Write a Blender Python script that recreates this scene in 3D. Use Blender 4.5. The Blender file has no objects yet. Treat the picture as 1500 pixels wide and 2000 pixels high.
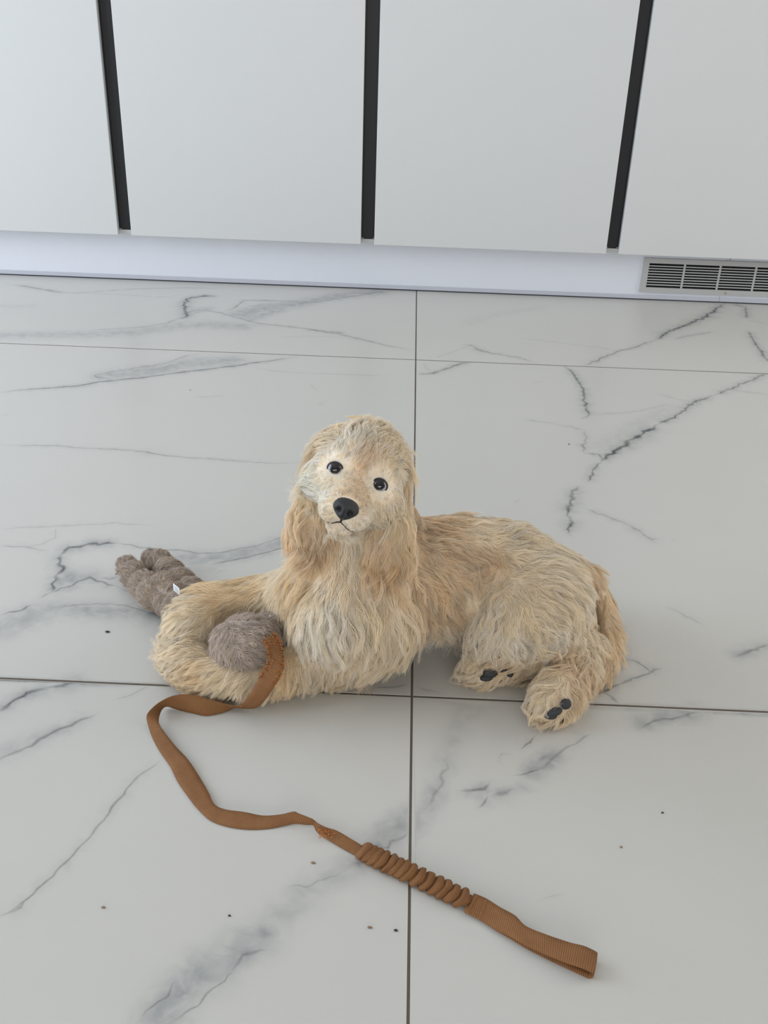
import bpy, bmesh, math, random
import numpy as np
from mathutils import Vector, Matrix, noise
from mathutils.bvhtree import BVHTree
from mathutils.kdtree import KDTree
from mathutils.geometry import delaunay_2d_cdt

scene = bpy.context.scene
C = scene.collection
random.seed(7)
rng = np.random.default_rng(7)

# ------------------------------------------------------------------ camera
CAM_LOC = np.array([-0.0287, -1.0192, 0.8292])
PITCH, ROLL, YAW, FPX = 0.5062, 0.0349, -0.0143, 2000.0
cam_f = np.array([math.sin(YAW) * math.cos(PITCH), math.cos(YAW) * math.cos(PITCH), -math.sin(PITCH)])
_r = np.array([math.cos(YAW), -math.sin(YAW), 0.0])
_u = np.cross(_r, cam_f)
cam_r = math.cos(ROLL) * _r + math.sin(ROLL) * _u
cam_u = -math.sin(ROLL) * _r + math.cos(ROLL) * _u
cam_data = bpy.data.cameras.new('camera')
cam = bpy.data.objects.new('camera', cam_data)
C.objects.link(cam)
cam_data.lens = 36.0 * FPX / 2000.0
cam_data.sensor_width = 36.0
cam_data.clip_start = 0.02
M = Matrix.Identity(4)
for i in range(3):
    M[i][0], M[i][1], M[i][2], M[i][3] = cam_r[i], cam_u[i], -cam_f[i], CAM_LOC[i]
cam.matrix_world = M
scene.camera = cam

# ------------------------------------------------------------------ light
vs = scene.view_settings
vs.view_transform = 'Standard'
vs.look = 'None'
vs.gamma = 1.0
vs.use_curve_mapping = False
vs.exposure = 0.38
scene.cycles.max_bounces = 6
scene.cycles.diffuse_bounces = 4   # pale fur scatters light many times
scene.cycles.glossy_bounces = 2

world = bpy.data.worlds.new('daylight_sky')
scene.world = world
world.use_nodes = True
bg = world.node_tree.nodes['Background']
bg.inputs['Color'].default_value = (0.72, 0.84, 1.0, 1)
bg.inputs['Strength'].default_value = 1.0


def window_light(name, loc, target, sx, sy, energy, color):
    d = bpy.data.lights.new(name, 'AREA')
    d.shape = 'RECTANGLE'
    d.size, d.size_y, d.energy, d.color = sx, sy, energy, color
    o = bpy.data.objects.new(name, d)
    C.objects.link(o)
    o.location = loc
    o.rotation_euler = (Vector(target) - Vector(loc)).to_track_quat('-Z', 'Y').to_euler()
    return o


# daylight through the side and back openings; the right one is added fill
window_light('daylight_window_side', (-2.72, 0.45, 1.25), (0.0, 0.45, 1.0), 2.6, 2.1, 54.0, (0.80, 0.88, 1.0))
window_light('daylight_window_back', (-0.2, -3.32, 0.72), (-0.2, 0.0, 0.72), 3.4, 1.1, 36.0, (1.0, 0.955, 0.89))
window_light('added_fill_right', (2.72, 0.8, 1.35), (0.0, 0.8, 0.9), 1.8, 1.7, 20.0, (1.0, 0.94, 0.84))  # unseen warm fill, added to even out the right side


# ------------------------------------------------------------------ helpers
def P(x, y, z=0.0):
    """world point at height z seen at pixel (x, y)"""
    d = cam_f * FPX + cam_r * (x - 750.0) - cam_u * (y - 1000.0)
    return CAM_LOC + d * ((z - CAM_LOC[2]) / d[2])


def lin(r, g, b):
    f = lambda c: (c / 255 / 12.92) if c / 255 <= 0.04045 else ((c / 255 + 0.055) / 1.055) ** 2.4
    return (f(r), f(g), f(b))


def obj(name, data, parent=None, mat=None):
    o = bpy.data.objects.new(name, data)
    C.objects.link(o)
    if parent is not None:
        o.parent = parent
    if mat is not None:
        data.materials.append(mat)
    return o


def thing(name, label, cat, group=None, loc=(0, 0, 0)):
    o = bpy.data.objects.new(name, None)
    C.objects.link(o)
    o.location = loc
    o.empty_display_size = 0.05
    tag(o, label, cat, group)
    return o


def tag(o, label=None, cat=None, group=None, kind=None):
    if label: o['label'] = label
    if cat: o['category'] = cat
    if group: o['group'] = group
    if kind: o['kind'] = kind
    return o


def mesh_from(name, verts, faces, smooth=False):
    me = bpy.data.meshes.new(name)
    me.from_pydata([tuple(map(float, v)) for v in verts], [], faces)
    me.update()
    if smooth:
        me.polygons.foreach_set('use_smooth', [True] * len(me.polygons))
    return me


def box_mesh(name, lo, hi, bevel=0.0, seg=2):
    bm = bmesh.new()
    bmesh.ops.create_cube(bm, size=1.0)
    for v in bm.verts:
        for i in range(3):
            v.co[i] = (lo[i] + hi[i]) / 2 + v.co[i] * (hi[i] - lo[i])
    if bevel > 0:
        bmesh.ops.bevel(bm, geom=list(bm.edges), offset=bevel, segments=seg, affect='EDGES', profile=0.5)
    me = bpy.data.meshes.new(name)
    bm.to_mesh(me)
    bm.free()
    return me


def new_mat(name):
    m = bpy.data.materials.new(name)
    m.use_nodes = True
    nt = m.node_tree
    return m, nt, nt.nodes['Principled BSDF']


def plain(name, col, rough=0.5, spec=0.5, noise_amt=0.03, noise_scale=30.0, bump=0.0, bump_scale=200.0, metallic=0.0):
    m, nt, b = new_mat(name)
    b.inputs['Roughness'].default_value = rough
    b.inputs['Specular IOR Level'].default_value = spec
    b.inputs['Metallic'].default_value = metallic
    tc = nt.nodes.new('ShaderNodeTexCoord')
    n = nt.nodes.new('ShaderNodeTexNoise')
    n.inputs['Scale'].default_value = noise_scale
    n.inputs['Detail'].default_value = 4
    nt.links.new(tc.outputs['Object'], n.inputs['Vector'])
    mix = nt.nodes.new('ShaderNodeMix')
    mix.data_type = 'RGBA'
    k = 1 - noise_amt
    mix.inputs['A'].default_value = (col[0] * k, col[1] * k, col[2] * k, 1)
    k = 1 + noise_amt
    mix.inputs['B'].default_value = (min(1, col[0] * k), min(1, col[1] * k), min(1, col[2] * k), 1)
    nt.links.new(n.outputs['Fac'], mix.inputs['Factor'])
    nt.links.new(mix.outputs['Result'], b.inputs['Base Color'])
    if bump > 0:
        n2 = nt.nodes.new('ShaderNodeTexNoise')
        n2.inputs['Scale'].default_value = bump_scale
        nt.links.new(tc.outputs['Object'], n2.inputs['Vector'])
        bp = nt.nodes.new('ShaderNodeBump')
        bp.inputs['Strength'].default_value = bump
        bp.inputs['Distance'].default_value = 0.002
        nt.links.new(n2.outputs['Fac'], bp.inputs['Height'])
        nt.links.new(bp.outputs['Normal'], b.inputs['Normal'])
    return m


def set_attr(me, name, vals):
    a = me.attributes.new(name, 'FLOAT', 'POINT')
    a.data.foreach_set('value', np.asarray(vals, dtype=np.float32))


def set_col(me, name, cols, domain='POINT'):
    a = me.attributes.new(name, 'FLOAT_COLOR', domain)
    c = np.ones((len(cols), 4), dtype=np.float32)
    c[:, :3] = cols
    a.data.foreach_set('color', c.ravel())

# ------------------------------------------------------------------ room shell
Y_PLINTH = 1.7363
Y_DOOR = Y_PLINTH - 0.05
Z_DOOR = 0.1335
XL, XR, YB, YF, ZC = -2.6, 2.6, -3.2, 2.32, 2.6

m_wall = plain('painted_plaster', (0.58, 0.57, 0.55), 0.85, 0.2, 0.02, 8)
m_ceil = plain('white_ceiling_paint', (0.74, 0.735, 0.72), 0.9, 0.2, 0.02, 8)
m_grout = plain('brown_grey_grout', lin(100, 92, 82), 0.9, 0.2, 0.12, 90, 0.3, 900)
m_frame = plain('dark_window_frame', (0.05, 0.052, 0.056), 0.45)


def struct(name, me, mat, label):
    return tag(obj(name, me, None, mat), label, None, None, 'structure')


floor = struct('floor', box_mesh('floor', (XL, YB, -0.06), (XR, YF, -0.0007)), m_grout, 'white marble-look tiled floor with thin brown grout lines')
struct('ceiling', box_mesh('ceiling', (XL - .2, YB - .2, ZC), (XR + .2, YF + .2, ZC + .12)), m_ceil, 'plain white ceiling above the room')
struct('wall_front', box_mesh('wall_front', (XL, YF, -.06), (XR, YF + .2, ZC)), m_wall, 'plain off-white wall behind the cabinets')


def wall_with_hole(name, axis, pos, thick, a0, a1, h0, h1, b0, b1, label):
    """wall across a0..a1 with an opening h0..h1 wide and b0..b1 high"""
    bm = bmesh.new()

    def add(a_lo, a_hi, z_lo, z_hi):
        lo = (pos, a_lo, z_lo) if axis == 'x' else (a_lo, pos, z_lo)
        hi = (pos + thick, a_hi, z_hi) if axis == 'x' else (a_hi, pos + thick, z_hi)
        me = box_mesh('t', lo, hi)
        bm.from_mesh(me)
        bpy.data.meshes.remove(me)
    add(a0, h0, -.06, ZC)
    add(h1, a1, -.06, ZC)
    add(h0, h1, b1, ZC)
    if b0 > -.06:
        add(h0, h1, -.06, b0)
    me = bpy.data.meshes.new(name)
    bm.to_mesh(me)
    bm.free()
    return struct(name, me, m_wall, label)


wall_with_hole('wall_left', 'x', XL - .2, .2, YB - .2, YF + .2, -0.9, 1.8, 0.15, 2.35, 'off-white wall with a wide glazed opening')
wall_with_hole('wall_right', 'x', XR, .2, YB - .2, YF + .2, -0.15, 1.75, 0.45, 2.25, 'off-white wall on the right with an opening added for fill light')  # opening made up to let the added fill lamp in
wall_with_hole('wall_back', 'y', YB - .2, .2, XL, XR, -2.0, 1.6, 0.12, 1.35, 'off-white wall with a wide window behind the viewer')


# ------------------------------------------------------------------ cabinets
m_door = plain('white_matt_lacquer', (0.565, 0.57, 0.56), 0.42, 0.35, 0.012, 3.0, 0.02, 900)
m_door_edge = m_door
m_carcass = plain('white_melamine', (0.50, 0.50, 0.49), 0.5, 0.3, 0.01)
m_channel = plain('black_anodised_aluminium', (0.012, 0.0125, 0.014), 0.5, 0.35, 0.05, 60)
m_plinth = plain('sky_tinted_plinth', (0.67, 0.69, 0.74), 0.32, 0.5, 0.012, 3.0)  # white board; reflected sky glare and floor bounce are put into this colour
m_seal = plain('pale_plastic_seal', (0.47, 0.48, 0.53), 0.35, 0.5, 0.02)
m_dark = plain('dark_slot_shade', (0.01, 0.01, 0.011), 0.8, 0.1, 0.05)
m_grille = plain('light_grey_grille_metal', (0.41, 0.41, 0.40), 0.4, 0.5, 0.02, 40)

X_GAP = [(-0.7971, -0.7618), (-0.1535, -0.1181), (0.4929, 0.5264)]
Z_TOP = 2.15
doors = [(-1.4060, X_GAP[0][0]), (X_GAP[0][1], X_GAP[1][0]), (X_GAP[1][1], X_GAP[2][0]), (X_GAP[2][1], 1.135)]
cab_labels = ['white flat cabinet door unit at far left, beside the leftmost black strip',
              'white flat cabinet unit between the left and middle black strips',
              'white flat cabinet unit between the middle and right black strips',
              'white flat cabinet unit above the vent grille, right of the right black strip']
for (x0, x1), lab in zip(doors, cab_labels):
    t = thing('kitchen_cabinet', lab, 'cabinet', 'row of white kitchen cabinets', ((x0 + x1) / 2, Y_DOOR + .02, Z_DOOR))
    ox, oy, oz = t.location
    lo, hi = (x0 - ox, -.02, 0), (x1 - ox, -.001, Z_TOP - oz)
    obj('door', box_mesh('door', lo, hi, 0.0012, 2), t, m_door)
    xa = x0 - ox - (0.0 if x0 == doors[0][0] else .016)
    xb = x1 - ox + (0.0 if x1 == doors[3][1] else .016)
    obj('carcass', box_mesh('carcass', (xa, .026, 0.0128), (xb, .55, Z_TOP - oz)), t, m_carcass)
    obj('inner_panel', box_mesh('inner_panel', (lo[0] + .004, 0.0, .0128), (hi[0] - .004, .0255, Z_TOP - oz - .01)), t, m_carcass)

ch_labels = ['left black recessed handle strip between white cabinet doors',
             'middle black recessed handle strip between white cabinet doors',
             'right black recessed handle strip, ending left of the vent grille']
for (x0, x1), lab in zip(X_GAP, ch_labels):
    w = x1 - x0
    t = thing('handle_channel', lab, 'handle', 'black handle strips between the doors', ((x0 + x1) / 2, Y_DOOR + .02, Z_DOOR + .011))
    z1 = Z_TOP - t.location.z
    h = w / 2 - .0006
    obj('channel_back', box_mesh('channel_back', (-h, .0, 0), (h, .004, z1)), t, m_channel)
    obj('channel_lip', box_mesh('channel_lip', (-h, -.004, 0), (-h + .002, .0, z1)), t, m_channel)
    obj('channel_lip', box_mesh('channel_lip', (h - .002, -.004, 0), (h, .0, z1)), t, m_channel)
    obj('end_clip', box_mesh('end_clip', (-h + .001, -.0042, .0012), (-h + .005, -.0005, .0032), .0003), t, m_grille)
    obj('end_clip', box_mesh('end_clip', (h - .004, -.0042, .0012), (h - .0005, -.0005, .0032), .0003), t, m_grille)
    obj('bottom_cap', box_mesh('bottom_cap', (-h, -.002, -.010), (h, .006, -.0006)), t, m_carcass)

# plinth with the sealing strip at its foot
GX0, GX1 = 0.606, 1.21
pl = thing('plinth', 'long white plinth board under the cabinets with a pale sealing strip', 'plinth', None, (0, Y_PLINTH, 0))
obj('board', box_mesh('board', (-1.42, 0.0, .004), (0.826, .016, Z_DOOR + .012)), pl, m_plinth)
obj('board', box_mesh('board', (0.8268, 0.0003, .004), (1.42, .0163, Z_DOOR + .012)), pl, m_plinth)
obj('sealing_strip', box_mesh('sealing_strip', (-1.42, -.0030, .0028), (0.8262, -.0002, .0135), .0007), pl, m_seal)
obj('sealing_strip', box_mesh('sealing_strip', (0.8266, -.0030, .0028), (1.42, -.0002, .0135), .0007), pl, m_seal)
obj('gap_shade_strip', box_mesh('gap_shade_strip', (-1.42, -.0026, .0001), (1.42, .004, .0027)), pl, plain('dark_gap_shade', (0.03, 0.033, 0.042), .6, .2))  # dark strip standing in for the shaded gap at the floor

m_stain = plain('yellow_brown_drip', lin(176, 140, 84), .4, .5, .2, 300)


def blob(name, parent, loc, sx, sy, sz, mat, jitter=.25, seed=1, sub=2):
    bm = bmesh.new()
    bmesh.ops.create_icosphere(bm, subdivisions=sub, radius=1.0)
    for v in bm.verts:
        k = 1 + jitter * noise.noise(v.co * 1.7 + Vector((seed * 3.1, seed, 0)))
        v.co = Vector((v.co.x * sx * k, v.co.y * sy * k, v.co.z * sz * k))
    me = bpy.data.meshes.new(name)
    bm.to_mesh(me)
    bm.free()
    me.polygons.foreach_set('use_smooth', [True] * len(me.polygons))
    o = obj(name, me, parent, mat)
    o.location = loc
    return o


blob('drip_stain', pl, (.835, -.0004, .1250), .0022, .0006, .0085, m_stain, .5, 3)
blob('drip_stain', pl, (.838, -.0006, .1325), .0034, .0006, .0025, m_stain, .5, 4)

# ventilation grille set into the plinth
GZ0, GZ1 = .0225, .1155
gr = thing('vent_grille', 'light grey slotted ventilation grille in the white plinth', 'vent', None, ((GX0 + GX1) / 2, Y_PLINTH, GZ0))
gx = gr.location.x
hx = (GX1 - GX0) / 2
H = GZ1 - GZ0
obj('slot_shade', box_mesh('slot_shade', (-hx + .006, -.0012, .004), (hx - .006, -.0004, H - .004)), gr, m_dark)  # dark sheet standing in for the unlit hollow behind the slots
fb = .0135
ft, fm = -.0062, -.0004
bm = bmesh.new()
for lo, hi in (((-hx, ft, 0), (hx, fm, fb)), ((-hx, ft, H - fb), (hx, fm, H)),
               ((-hx, ft, fb), (-hx + .0155, fm, H - fb)), ((hx - .0155, ft, fb), (hx, fm, H - fb))):
    me = box_mesh('t', lo, hi)
    bm.from_mesh(me)
    bpy.data.meshes.remove(me)
me = bpy.data.meshes.new('frame')
bm.to_mesh(me)
bm.free()
obj('frame', me, gr, m_grille)
n_slot = 9
inner = H - 2 * fb
pitch = inner / (n_slot - .0 + 0.0)
slat_me = box_mesh('slat', (-hx + .0150, -.0058, -.0014), (hx - .0150, -.0022, .0014), .0004, 1)
for k in range(1, n_slot):
    s = obj('slat', slat_me, gr, None)
    s.location = (0, 0, fb + k * pitch)
slat_me.materials.append(m_grille)
div_me = box_mesh('divider', (-.0026, -.0061, fb - .001), (.0026, -.0018, H - fb + .001), .0004, 1)
div_me.materials.append(m_grille)
step = (2 * hx - .031) / 6
for k in range(1, 6):
    s = obj('divider', div_me, gr, None)
    s.location = (-hx + .0155 + k * step, 0, 0)
blob('drip_stain', gr, (.838 - gx, -.0064, .006), .0024, .0006, .003, m_stain, .5, 6)

# ------------------------------------------------------------------ marble-look floor tiles
# veins of the stone print: pixel polylines turned into floor positions (half width mm, darkness, roughness of the line)
def zp(x0, y0, s, pts):
    return [(x0 + s * a, y0 + s * b) for a, b in pts]


VEINS = []   # (world pts, halfwidth m, darkness, jitter)


def vein(pts, w=0.9, dark=0.6, jit=1.0):
    VEINS.append((np.array([P(x, y)[:2] for x, y in pts]), w * (1.2 + .1 * max(0, jit - 1)) / 1000.0, min(.98, dark * 1.15), jit))


CLOUDS = []  # (world pts, radius m, strength)


def cloud(pts, r, s):
    CLOUDS.append((np.array([P(x, y)[:2] for x, y in pts]), r / 1000.0, s))


def A(*p): return zp(0, 400, .5067, p)
vein(A((0,302),(80,312),(165,328),(230,338),(300,340),(500,325),(700,320),(880,322)), 1.1, .42)
vein(A((60,308),(165,326),(250,340)), 2.2, .45, 1.5)
vein(A((300,340),(450,345),(560,353),(650,357),(700,345)), .8, .3)
vein(A((350,483),(450,477),(560,470),(640,458),(690,438)), 1.0, .5)
vein(A((680,440),(720,432),(712,400),(712,375),(735,358),(790,352),(835,352)), 2.4, .8, 3)
vein(A((720,430),(760,415),(800,408),(850,416),(900,432),(950,445),(1000,458),(1100,468),(1200,480),(1300,497),(1400,520),(1500,545),(1600,560)), 1.1, .6)
vein(A((1180,478),(1250,490),(1330,493)), 1.8, .5, 2)
vein(A((850,415),(900,400),(940,368),(1040,370),(1130,372),(1200,377),(1300,362),(1400,347),(1500,330)), 1.2, .62)
vein(A((940,440),(1000,410),(1100,395),(1200,372),(1300,345)), .9, .3)
vein(A((1000,415),(1080,390),(1180,380)), .8, .3)
vein(A((780,455),(850,462),(930,462),(1040,470)), .8, .25)
vein(A((1060,512),(1180,506),(1320,510),(1420,530)), .7, .25)
cloud(A((930,420),(1010,395),(1130,385),(1230,365),(1330,348),(1460,336)), 38, .5)
cloud(A((960,440),(1010,425),(1080,405)), 24, .45)
cloud(A((710,420),(760,405),(800,402)), 22, .4)
cloud(A((0,503),(150,502),(350,500),(550,488),(700,465),(800,462),(930,470)), 34, .34)
cloud(A((0,390),(120,390)), 18, .15)
vein(A((0,725),(60,715),(180,707),(300,698),(370,685),(430,678),(560,665),(700,645),(850,628),(960,612),(1050,600),(1145,585)), 1.5, .72)
vein(A((300,698),(370,685),(440,677)), 2.4, .5, 1.5)
vein(A((440,677),(400,670),(365,658),(420,645),(540,628),(640,610),(700,590),(770,572)), 1.1, .5, 2)
vein(A((550,640),(640,625),(740,600)), .9, .35, 2)
cloud(A((400,660),(520,645),(640,628),(760,608),(900,600)), 36, .42)
cloud(A((560,655),(700,630)), 20, .35)
vein(A((960,625),(1050,640),(1150,648),(1300,653),(1500,660)), .8, .26)
vein(A((0,925),(100,928),(230,930),(330,938),(480,945),(560,952),(620,965),(700,972),(850,982),(950,990),(1050,997),(1150,993)), 1.0, .45)
vein(A((560,955),(600,962)), 3, .25)
vein(A((745,738),(800,740),(870,735)), .7, .25)
vein(A((1200,690),(1222,720)), 1.2, .15, 2)
vein(A((1225,775),(1255,760)), 1.5, .15, 2)
vein(A((0,810),(45,812)), 1.0, .2)


def B(*p): return zp(0, 960, .26667, p)
vein(B((0,278),(150,265),(300,258),(500,250),(700,240),(850,230),(950,240),(1100,243)), .8, .32)
vein(B((0,402),(180,405),(300,430),(370,430)), .9, .38)
vein(B((180,405),(300,385),(400,340),(410,270)), .8, .26)
vein(B((850,375),(790,378),(700,378),(650,395),(580,395),(510,410),(490,430),(440,465)), 2.2, .75, 3)
vein(B((440,465),(415,490),(430,530),(465,550),(440,590),(400,620),(390,655),(405,690),(375,738)), 1.9, .7, 3)
vein(B((375,738),(300,770),(260,785)), 1.2, .4, 2)
vein(B((380,740),(450,715),(530,685),(570,660),(660,625),(720,650),(790,685),(850,690)), 1.2, .55, 2)
vein(B((850,690),(900,720),(980,735)), .8, .25)
vein(B((730,628),(800,645),(880,610)), 1.2, .35, 2)
cloud(B((430,670),(520,630),(620,610)), 24, .5)
cloud(B((420,700),(520,690)), 18, .4)
vein(B((0,912),(20,905),(70,885),(150,870),(200,845),(260,825)), 1.3, .6, 1.5)
vein(B((430,830),(500,838),(620,825),(780,822),(900,835),(980,850),(1100,890),(1230,915)), 1.0, .38)
vein(B((690,885),(780,880)), 1.3, .3, 2)
vein(B((900,880),(970,868)), 1.3, .35, 2)
vein(B((150,975),(200,972)), 1.3, .35, 2)
cloud(B((0,1000),(150,930),(320,860),(450,850),(620,870),(800,880),(1000,880),(1200,920)), 26, .42)
cloud(B((0,1040),(100,1000),(300,930)), 24, .3)
vein(B((850,375),(1030,408),(1200,427),(1330,430),(1420,450),(1500,455)), 1.0, .5)


def G(*p): return zp(200, 1040, .3733, p)
vein(G((480,108),(570,110),(650,100),(800,70),(900,40),(980,8)), 1.0, .45)
vein(G((560,168),(700,142),(830,112),(930,85),(1000,68),(1100,50)), 1.2, .6)
cloud(G((430,130),(560,135),(700,118),(850,85),(980,35)), 24, .5)
cloud(G((440,200),(560,190)), 20, .25)
vein(G((595,215),(640,200)), 1.3, .3, 2)
vein(G((180,380),(260,410)), .9, .2)


def Cc(*p): return zp(0, 1300, .5333, p)
vein(Cc((-20,172),(0,160),(50,130),(100,100),(130,95),(170,85)), 2.4, .75, 2)
vein(Cc((170,85),(230,72),(310,58)), 2.6, .7, 2)
cloud(Cc((0,155),(60,125),(130,95),(300,60)), 16, .35)
vein(Cc((-20,358),(0,345),(60,315),(130,285),(200,240),(260,215),(350,180)), 1.8, .5, 1.5)
cloud(Cc((0,320),(70,290),(180,250),(260,215)), 16, .28)
vein(Cc((420,125),(480,105),(530,82),(560,75)), .8, .35)
vein(Cc((-20,935),(0,920),(60,885),(120,835),(190,770),(270,690),(340,610),(400,540),(460,455),(520,395),(590,345)), 1.0, .46, 1)
vein(Cc((20,905),(70,880),(110,845)), 1.6, .4, 1.5)
vein(Cc((380,560),(402,538)), 1.6, .4, 1)
cloud(Cc((560,1340),(640,1220),(720,1130),(830,1070),(950,990)), 26, .52)
cloud(Cc((700,1180),(780,1130)), 26, .3)
cloud(Cc((930,1000),(1010,930),(1090,860),(1200,780),(1330,710)), 22, .3)
cloud(Cc((1380,650),(1440,600),(1500,550)), 20, .5)
vein(Cc((640,1300),(720,1240),(800,1170),(860,1120)), .8, .4, 1.5)
vein(Cc((860,1120),(870,1090),(890,1060),(930,1048),(975,1042)), 1.2, .42, 2)
vein(Cc((520,1295),(560,1250),(610,1210),(650,1150)), .8, .38, 1.5)
vein(Cc((1290,722),(1330,712)), 4.0, .6, 2)
vein(Cc((1050,815),(1140,795),(1250,760)), .9, .25, 2)
vein(Cc((1370,660),(1420,665),(1460,640),(1500,610)), 1.3, .4, 3)


def D(*p): return zp(750, 1300, .5, p)
cloud(D((370,140),(300,220),(250,330),(210,470),(170,560)), 18, .24)
cloud(D((200,490),(175,550),(110,640)), 15, .4)
vein(D((230,370),(245,400),(215,480),(170,550)), 1.2, .3, 3)
vein(D((300,490),(350,495),(390,480),(410,460)), 1.8, .55, 1.5)
vein(D((370,555),(390,530),(405,510)), 1.3, .55, 1.5)
vein(D((430,500),(470,492),(500,480)), 2.2, .45, 2)
cloud(D((330,492),(400,480)), 10, .35)
cloud(D((440,500),(500,485),(560,470)), 10, .35)
vein(D((510,430),(560,420),(610,400)), 1.2, .6, 1.5)
cloud(D((590,410),(630,380),(655,355)), 17, .7)
vein(D((620,400),(650,370),(700,330),(760,295),(810,265)), 1.2, .35, 1)
vein(D((530,325),(570,300),(590,275)), 1.1, .6, 1)
vein(D((450,370),(460,345),(490,345)), 1.0, .3, 3)
vein(D((1000,240),(1060,210),(1120,205),(1180,195),(1230,183)), 1.2, .45, 2)
cloud(D((1010,225),(1080,200),(1140,200),(1220,185)), 18, .5)
vein(D((690,255),(720,235)), .7, .25)
vein(D((610,915),(700,890)), .8, .18)


def E_(*p): return zp(750, 540, .5, p)
vein(E_((125,383),(190,378),(240,362),(300,340),(350,335)), 1.5, .7, 1.5)
vein(E_((150,335),(165,360),(195,372)), .8, .2)
vein(E_((200,320),(280,290),(340,268)), .8, .25)
vein(E_((300,268),(340,268),(370,285),(410,298),(470,308),(540,320),(590,335)), 1.3, .55, 1.5)
vein(E_((350,280),(400,300)), 2.5, .4, 2)
vein(E_((770,348),(790,345),(850,320),(920,292),(990,272),(1060,250)), 1.4, .62, 2)
vein(E_((1060,250),(1110,215),(1180,190),(1240,165),(1280,140),(1330,105)), 2.6, .8, 3)
vein(E_((520,240),(700,260),(850,280),(920,292)), .9, .24)
vein(E_((1130,245),(1200,230),(1290,215)), 2.2, .26)
vein(E_((1260,155),(1330,163)), 1.0, .3)
vein(E_((1350,108),(1390,115),(1410,120),(1415,165)), 1.8, .5, 2.5)
vein(E_((1415,170),(1500,185)), 1.2, .18)
vein(E_((1415,208),(1440,240),(1460,280),(1490,320),(1520,350)), 1.8, .62, 3)
vein(E_((700,347),(735,375),(760,410),(780,450),(785,500),(800,540),(775,555)), 1.7, .66, 3)
vein(E_((1510,375),(1470,390),(1420,410),(1350,440),(1290,465)), 1.6, .6, 2.5)
vein(E_((1290,465),(1210,490),(1170,525),(1120,555),(1060,580)), 1.8, .66, 2.5)
vein(E_((1060,580),(1010,610),(960,640),(920,670),(880,700),(850,725)), 2.6, .85, 3)
vein(E_((850,725),(810,770),(795,800)), 1.5, .6, 3)
vein(E_((540,558),(620,568),(700,583),(790,600)), 1.0, .28)
vein(E_((785,600),(785,650),(780,690)), 1.2, .4, 2.5)
vein(E_((780,690),(840,695),(855,715)), 1.3, .6, 1.5)
vein(E_((750,815),(745,850),(730,880),(725,930),(715,980),(730,1012)), 1.9, .55, 4)
vein(E_((750,850),(775,845)), 1.3, .4, 3)
vein(E_((780,905),(850,930),(920,955),(980,985),(1050,1030),(1080,1020)), 1.5, .34, 2)
vein(E_((800,540),(900,535),(1000,525),(1120,495)), 1.4, .2)
vein(E_((1060,455),(1140,478),(1210,490)), 1.0, .22)
vein(E_((1350,440),(1410,450),(1500,460)), 1.0, .3)
cloud(E_((850,660),(930,610),(1040,560),(1120,520)), 30, .16)
cloud(E_((1000,560),(900,650),(860,710)), 14, .25)
cloud(E_((340,180),(430,150),(600,125)), 24, .12)
vein(E_((580,415),(620,410)), 1.2, .2)
vein(E_((510,885),(535,868)), 1.2, .3)
vein(E_((1110,1022),(1150,1035)), 1.0, .25)


def Fq(*p): return zp(760, 960, .3333, p)
vein(Fq((1190,1150),(1240,1180),(1300,1200),(1350,1245)), 1.3, .55, 2)
vein(Fq((1200,1195),(1270,1165),(1350,1125),(1430,1100),(1500,1070),(1600,1030)), 1.2, .5, 2)
vein(Fq((1350,975),(1420,990),(1500,1035),(1560,1080)), 1.1, .4, 1.5)
vein(Fq((140,1150),(230,1160),(310,1190)), 1.0, .25, 1.5)
vein(Fq((-60,985),(0,1000),(60,1015),(120,1030)), .9, .4)
vein(Fq((-90,1150),(0,1145),(60,1140),(130,1125)), 1.2, .45)
cloud(Fq((500,1190),(430,1290),(380,1400)), 16, .2)
vein([(1440,1282),(1470,1270),(1500,1258)], 2.2, .5, 2)
cloud([(1440,1280),(1500,1258)], 14, .35)
vein([(1300,1185),(1335,1200),(1375,1222)], 1.0, .25)


def fractal(pts, step, jit):
    """resample a polyline and roughen it like a mineral vein"""
    out = []
    seed = float(pts[0][0] * 37 + pts[0][1] * 91)
    acc = 0.0
    for a, b in zip(pts[:-1], pts[1:]):
        L = np.linalg.norm(b - a)
        n = max(1, int(L / step))
        t = (b - a) / max(L, 1e-9)
        nrm = np.array([-t[1], t[0]])
        for k in range(n):
            q = a + (b - a) * (k / n)
            s = acc + L * k / n
            o = noise.noise((s * 60, seed, 0)) * .0028 * jit + noise.noise((s * 170, seed, 5)) * .0013 * jit
            out.append((*(q + nrm * o), s))
        acc += L
    out.append((*pts[-1], acc))
    o = np.array(out)
    return o[:, :2], o[:, 2], seed


prepared = []
for pts, w, dark, jit in VEINS:
    q, s, seed = fractal(pts, .0055, jit)
    tot = s[-1]
    ww = np.array([w * (1 + (.35 + .15 * jit) * noise.noise((v * 75, seed, 11)) + .3 * noise.noise((v * 200, seed, 17))) for v in s])
    dd = np.array([dark * (1 + (.28 + .12 * jit) * noise.noise((v * 55, seed, 23))) for v in s])
    ends = np.clip(np.minimum(s, tot - s) / max(.012, .12 * tot), 0, 1)
    ww = np.maximum(ww * (.45 + .55 * ends), .0004)
    dd = dd * (.3 + .7 * ends)
    prepared.append((q, ww, dd))


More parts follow.
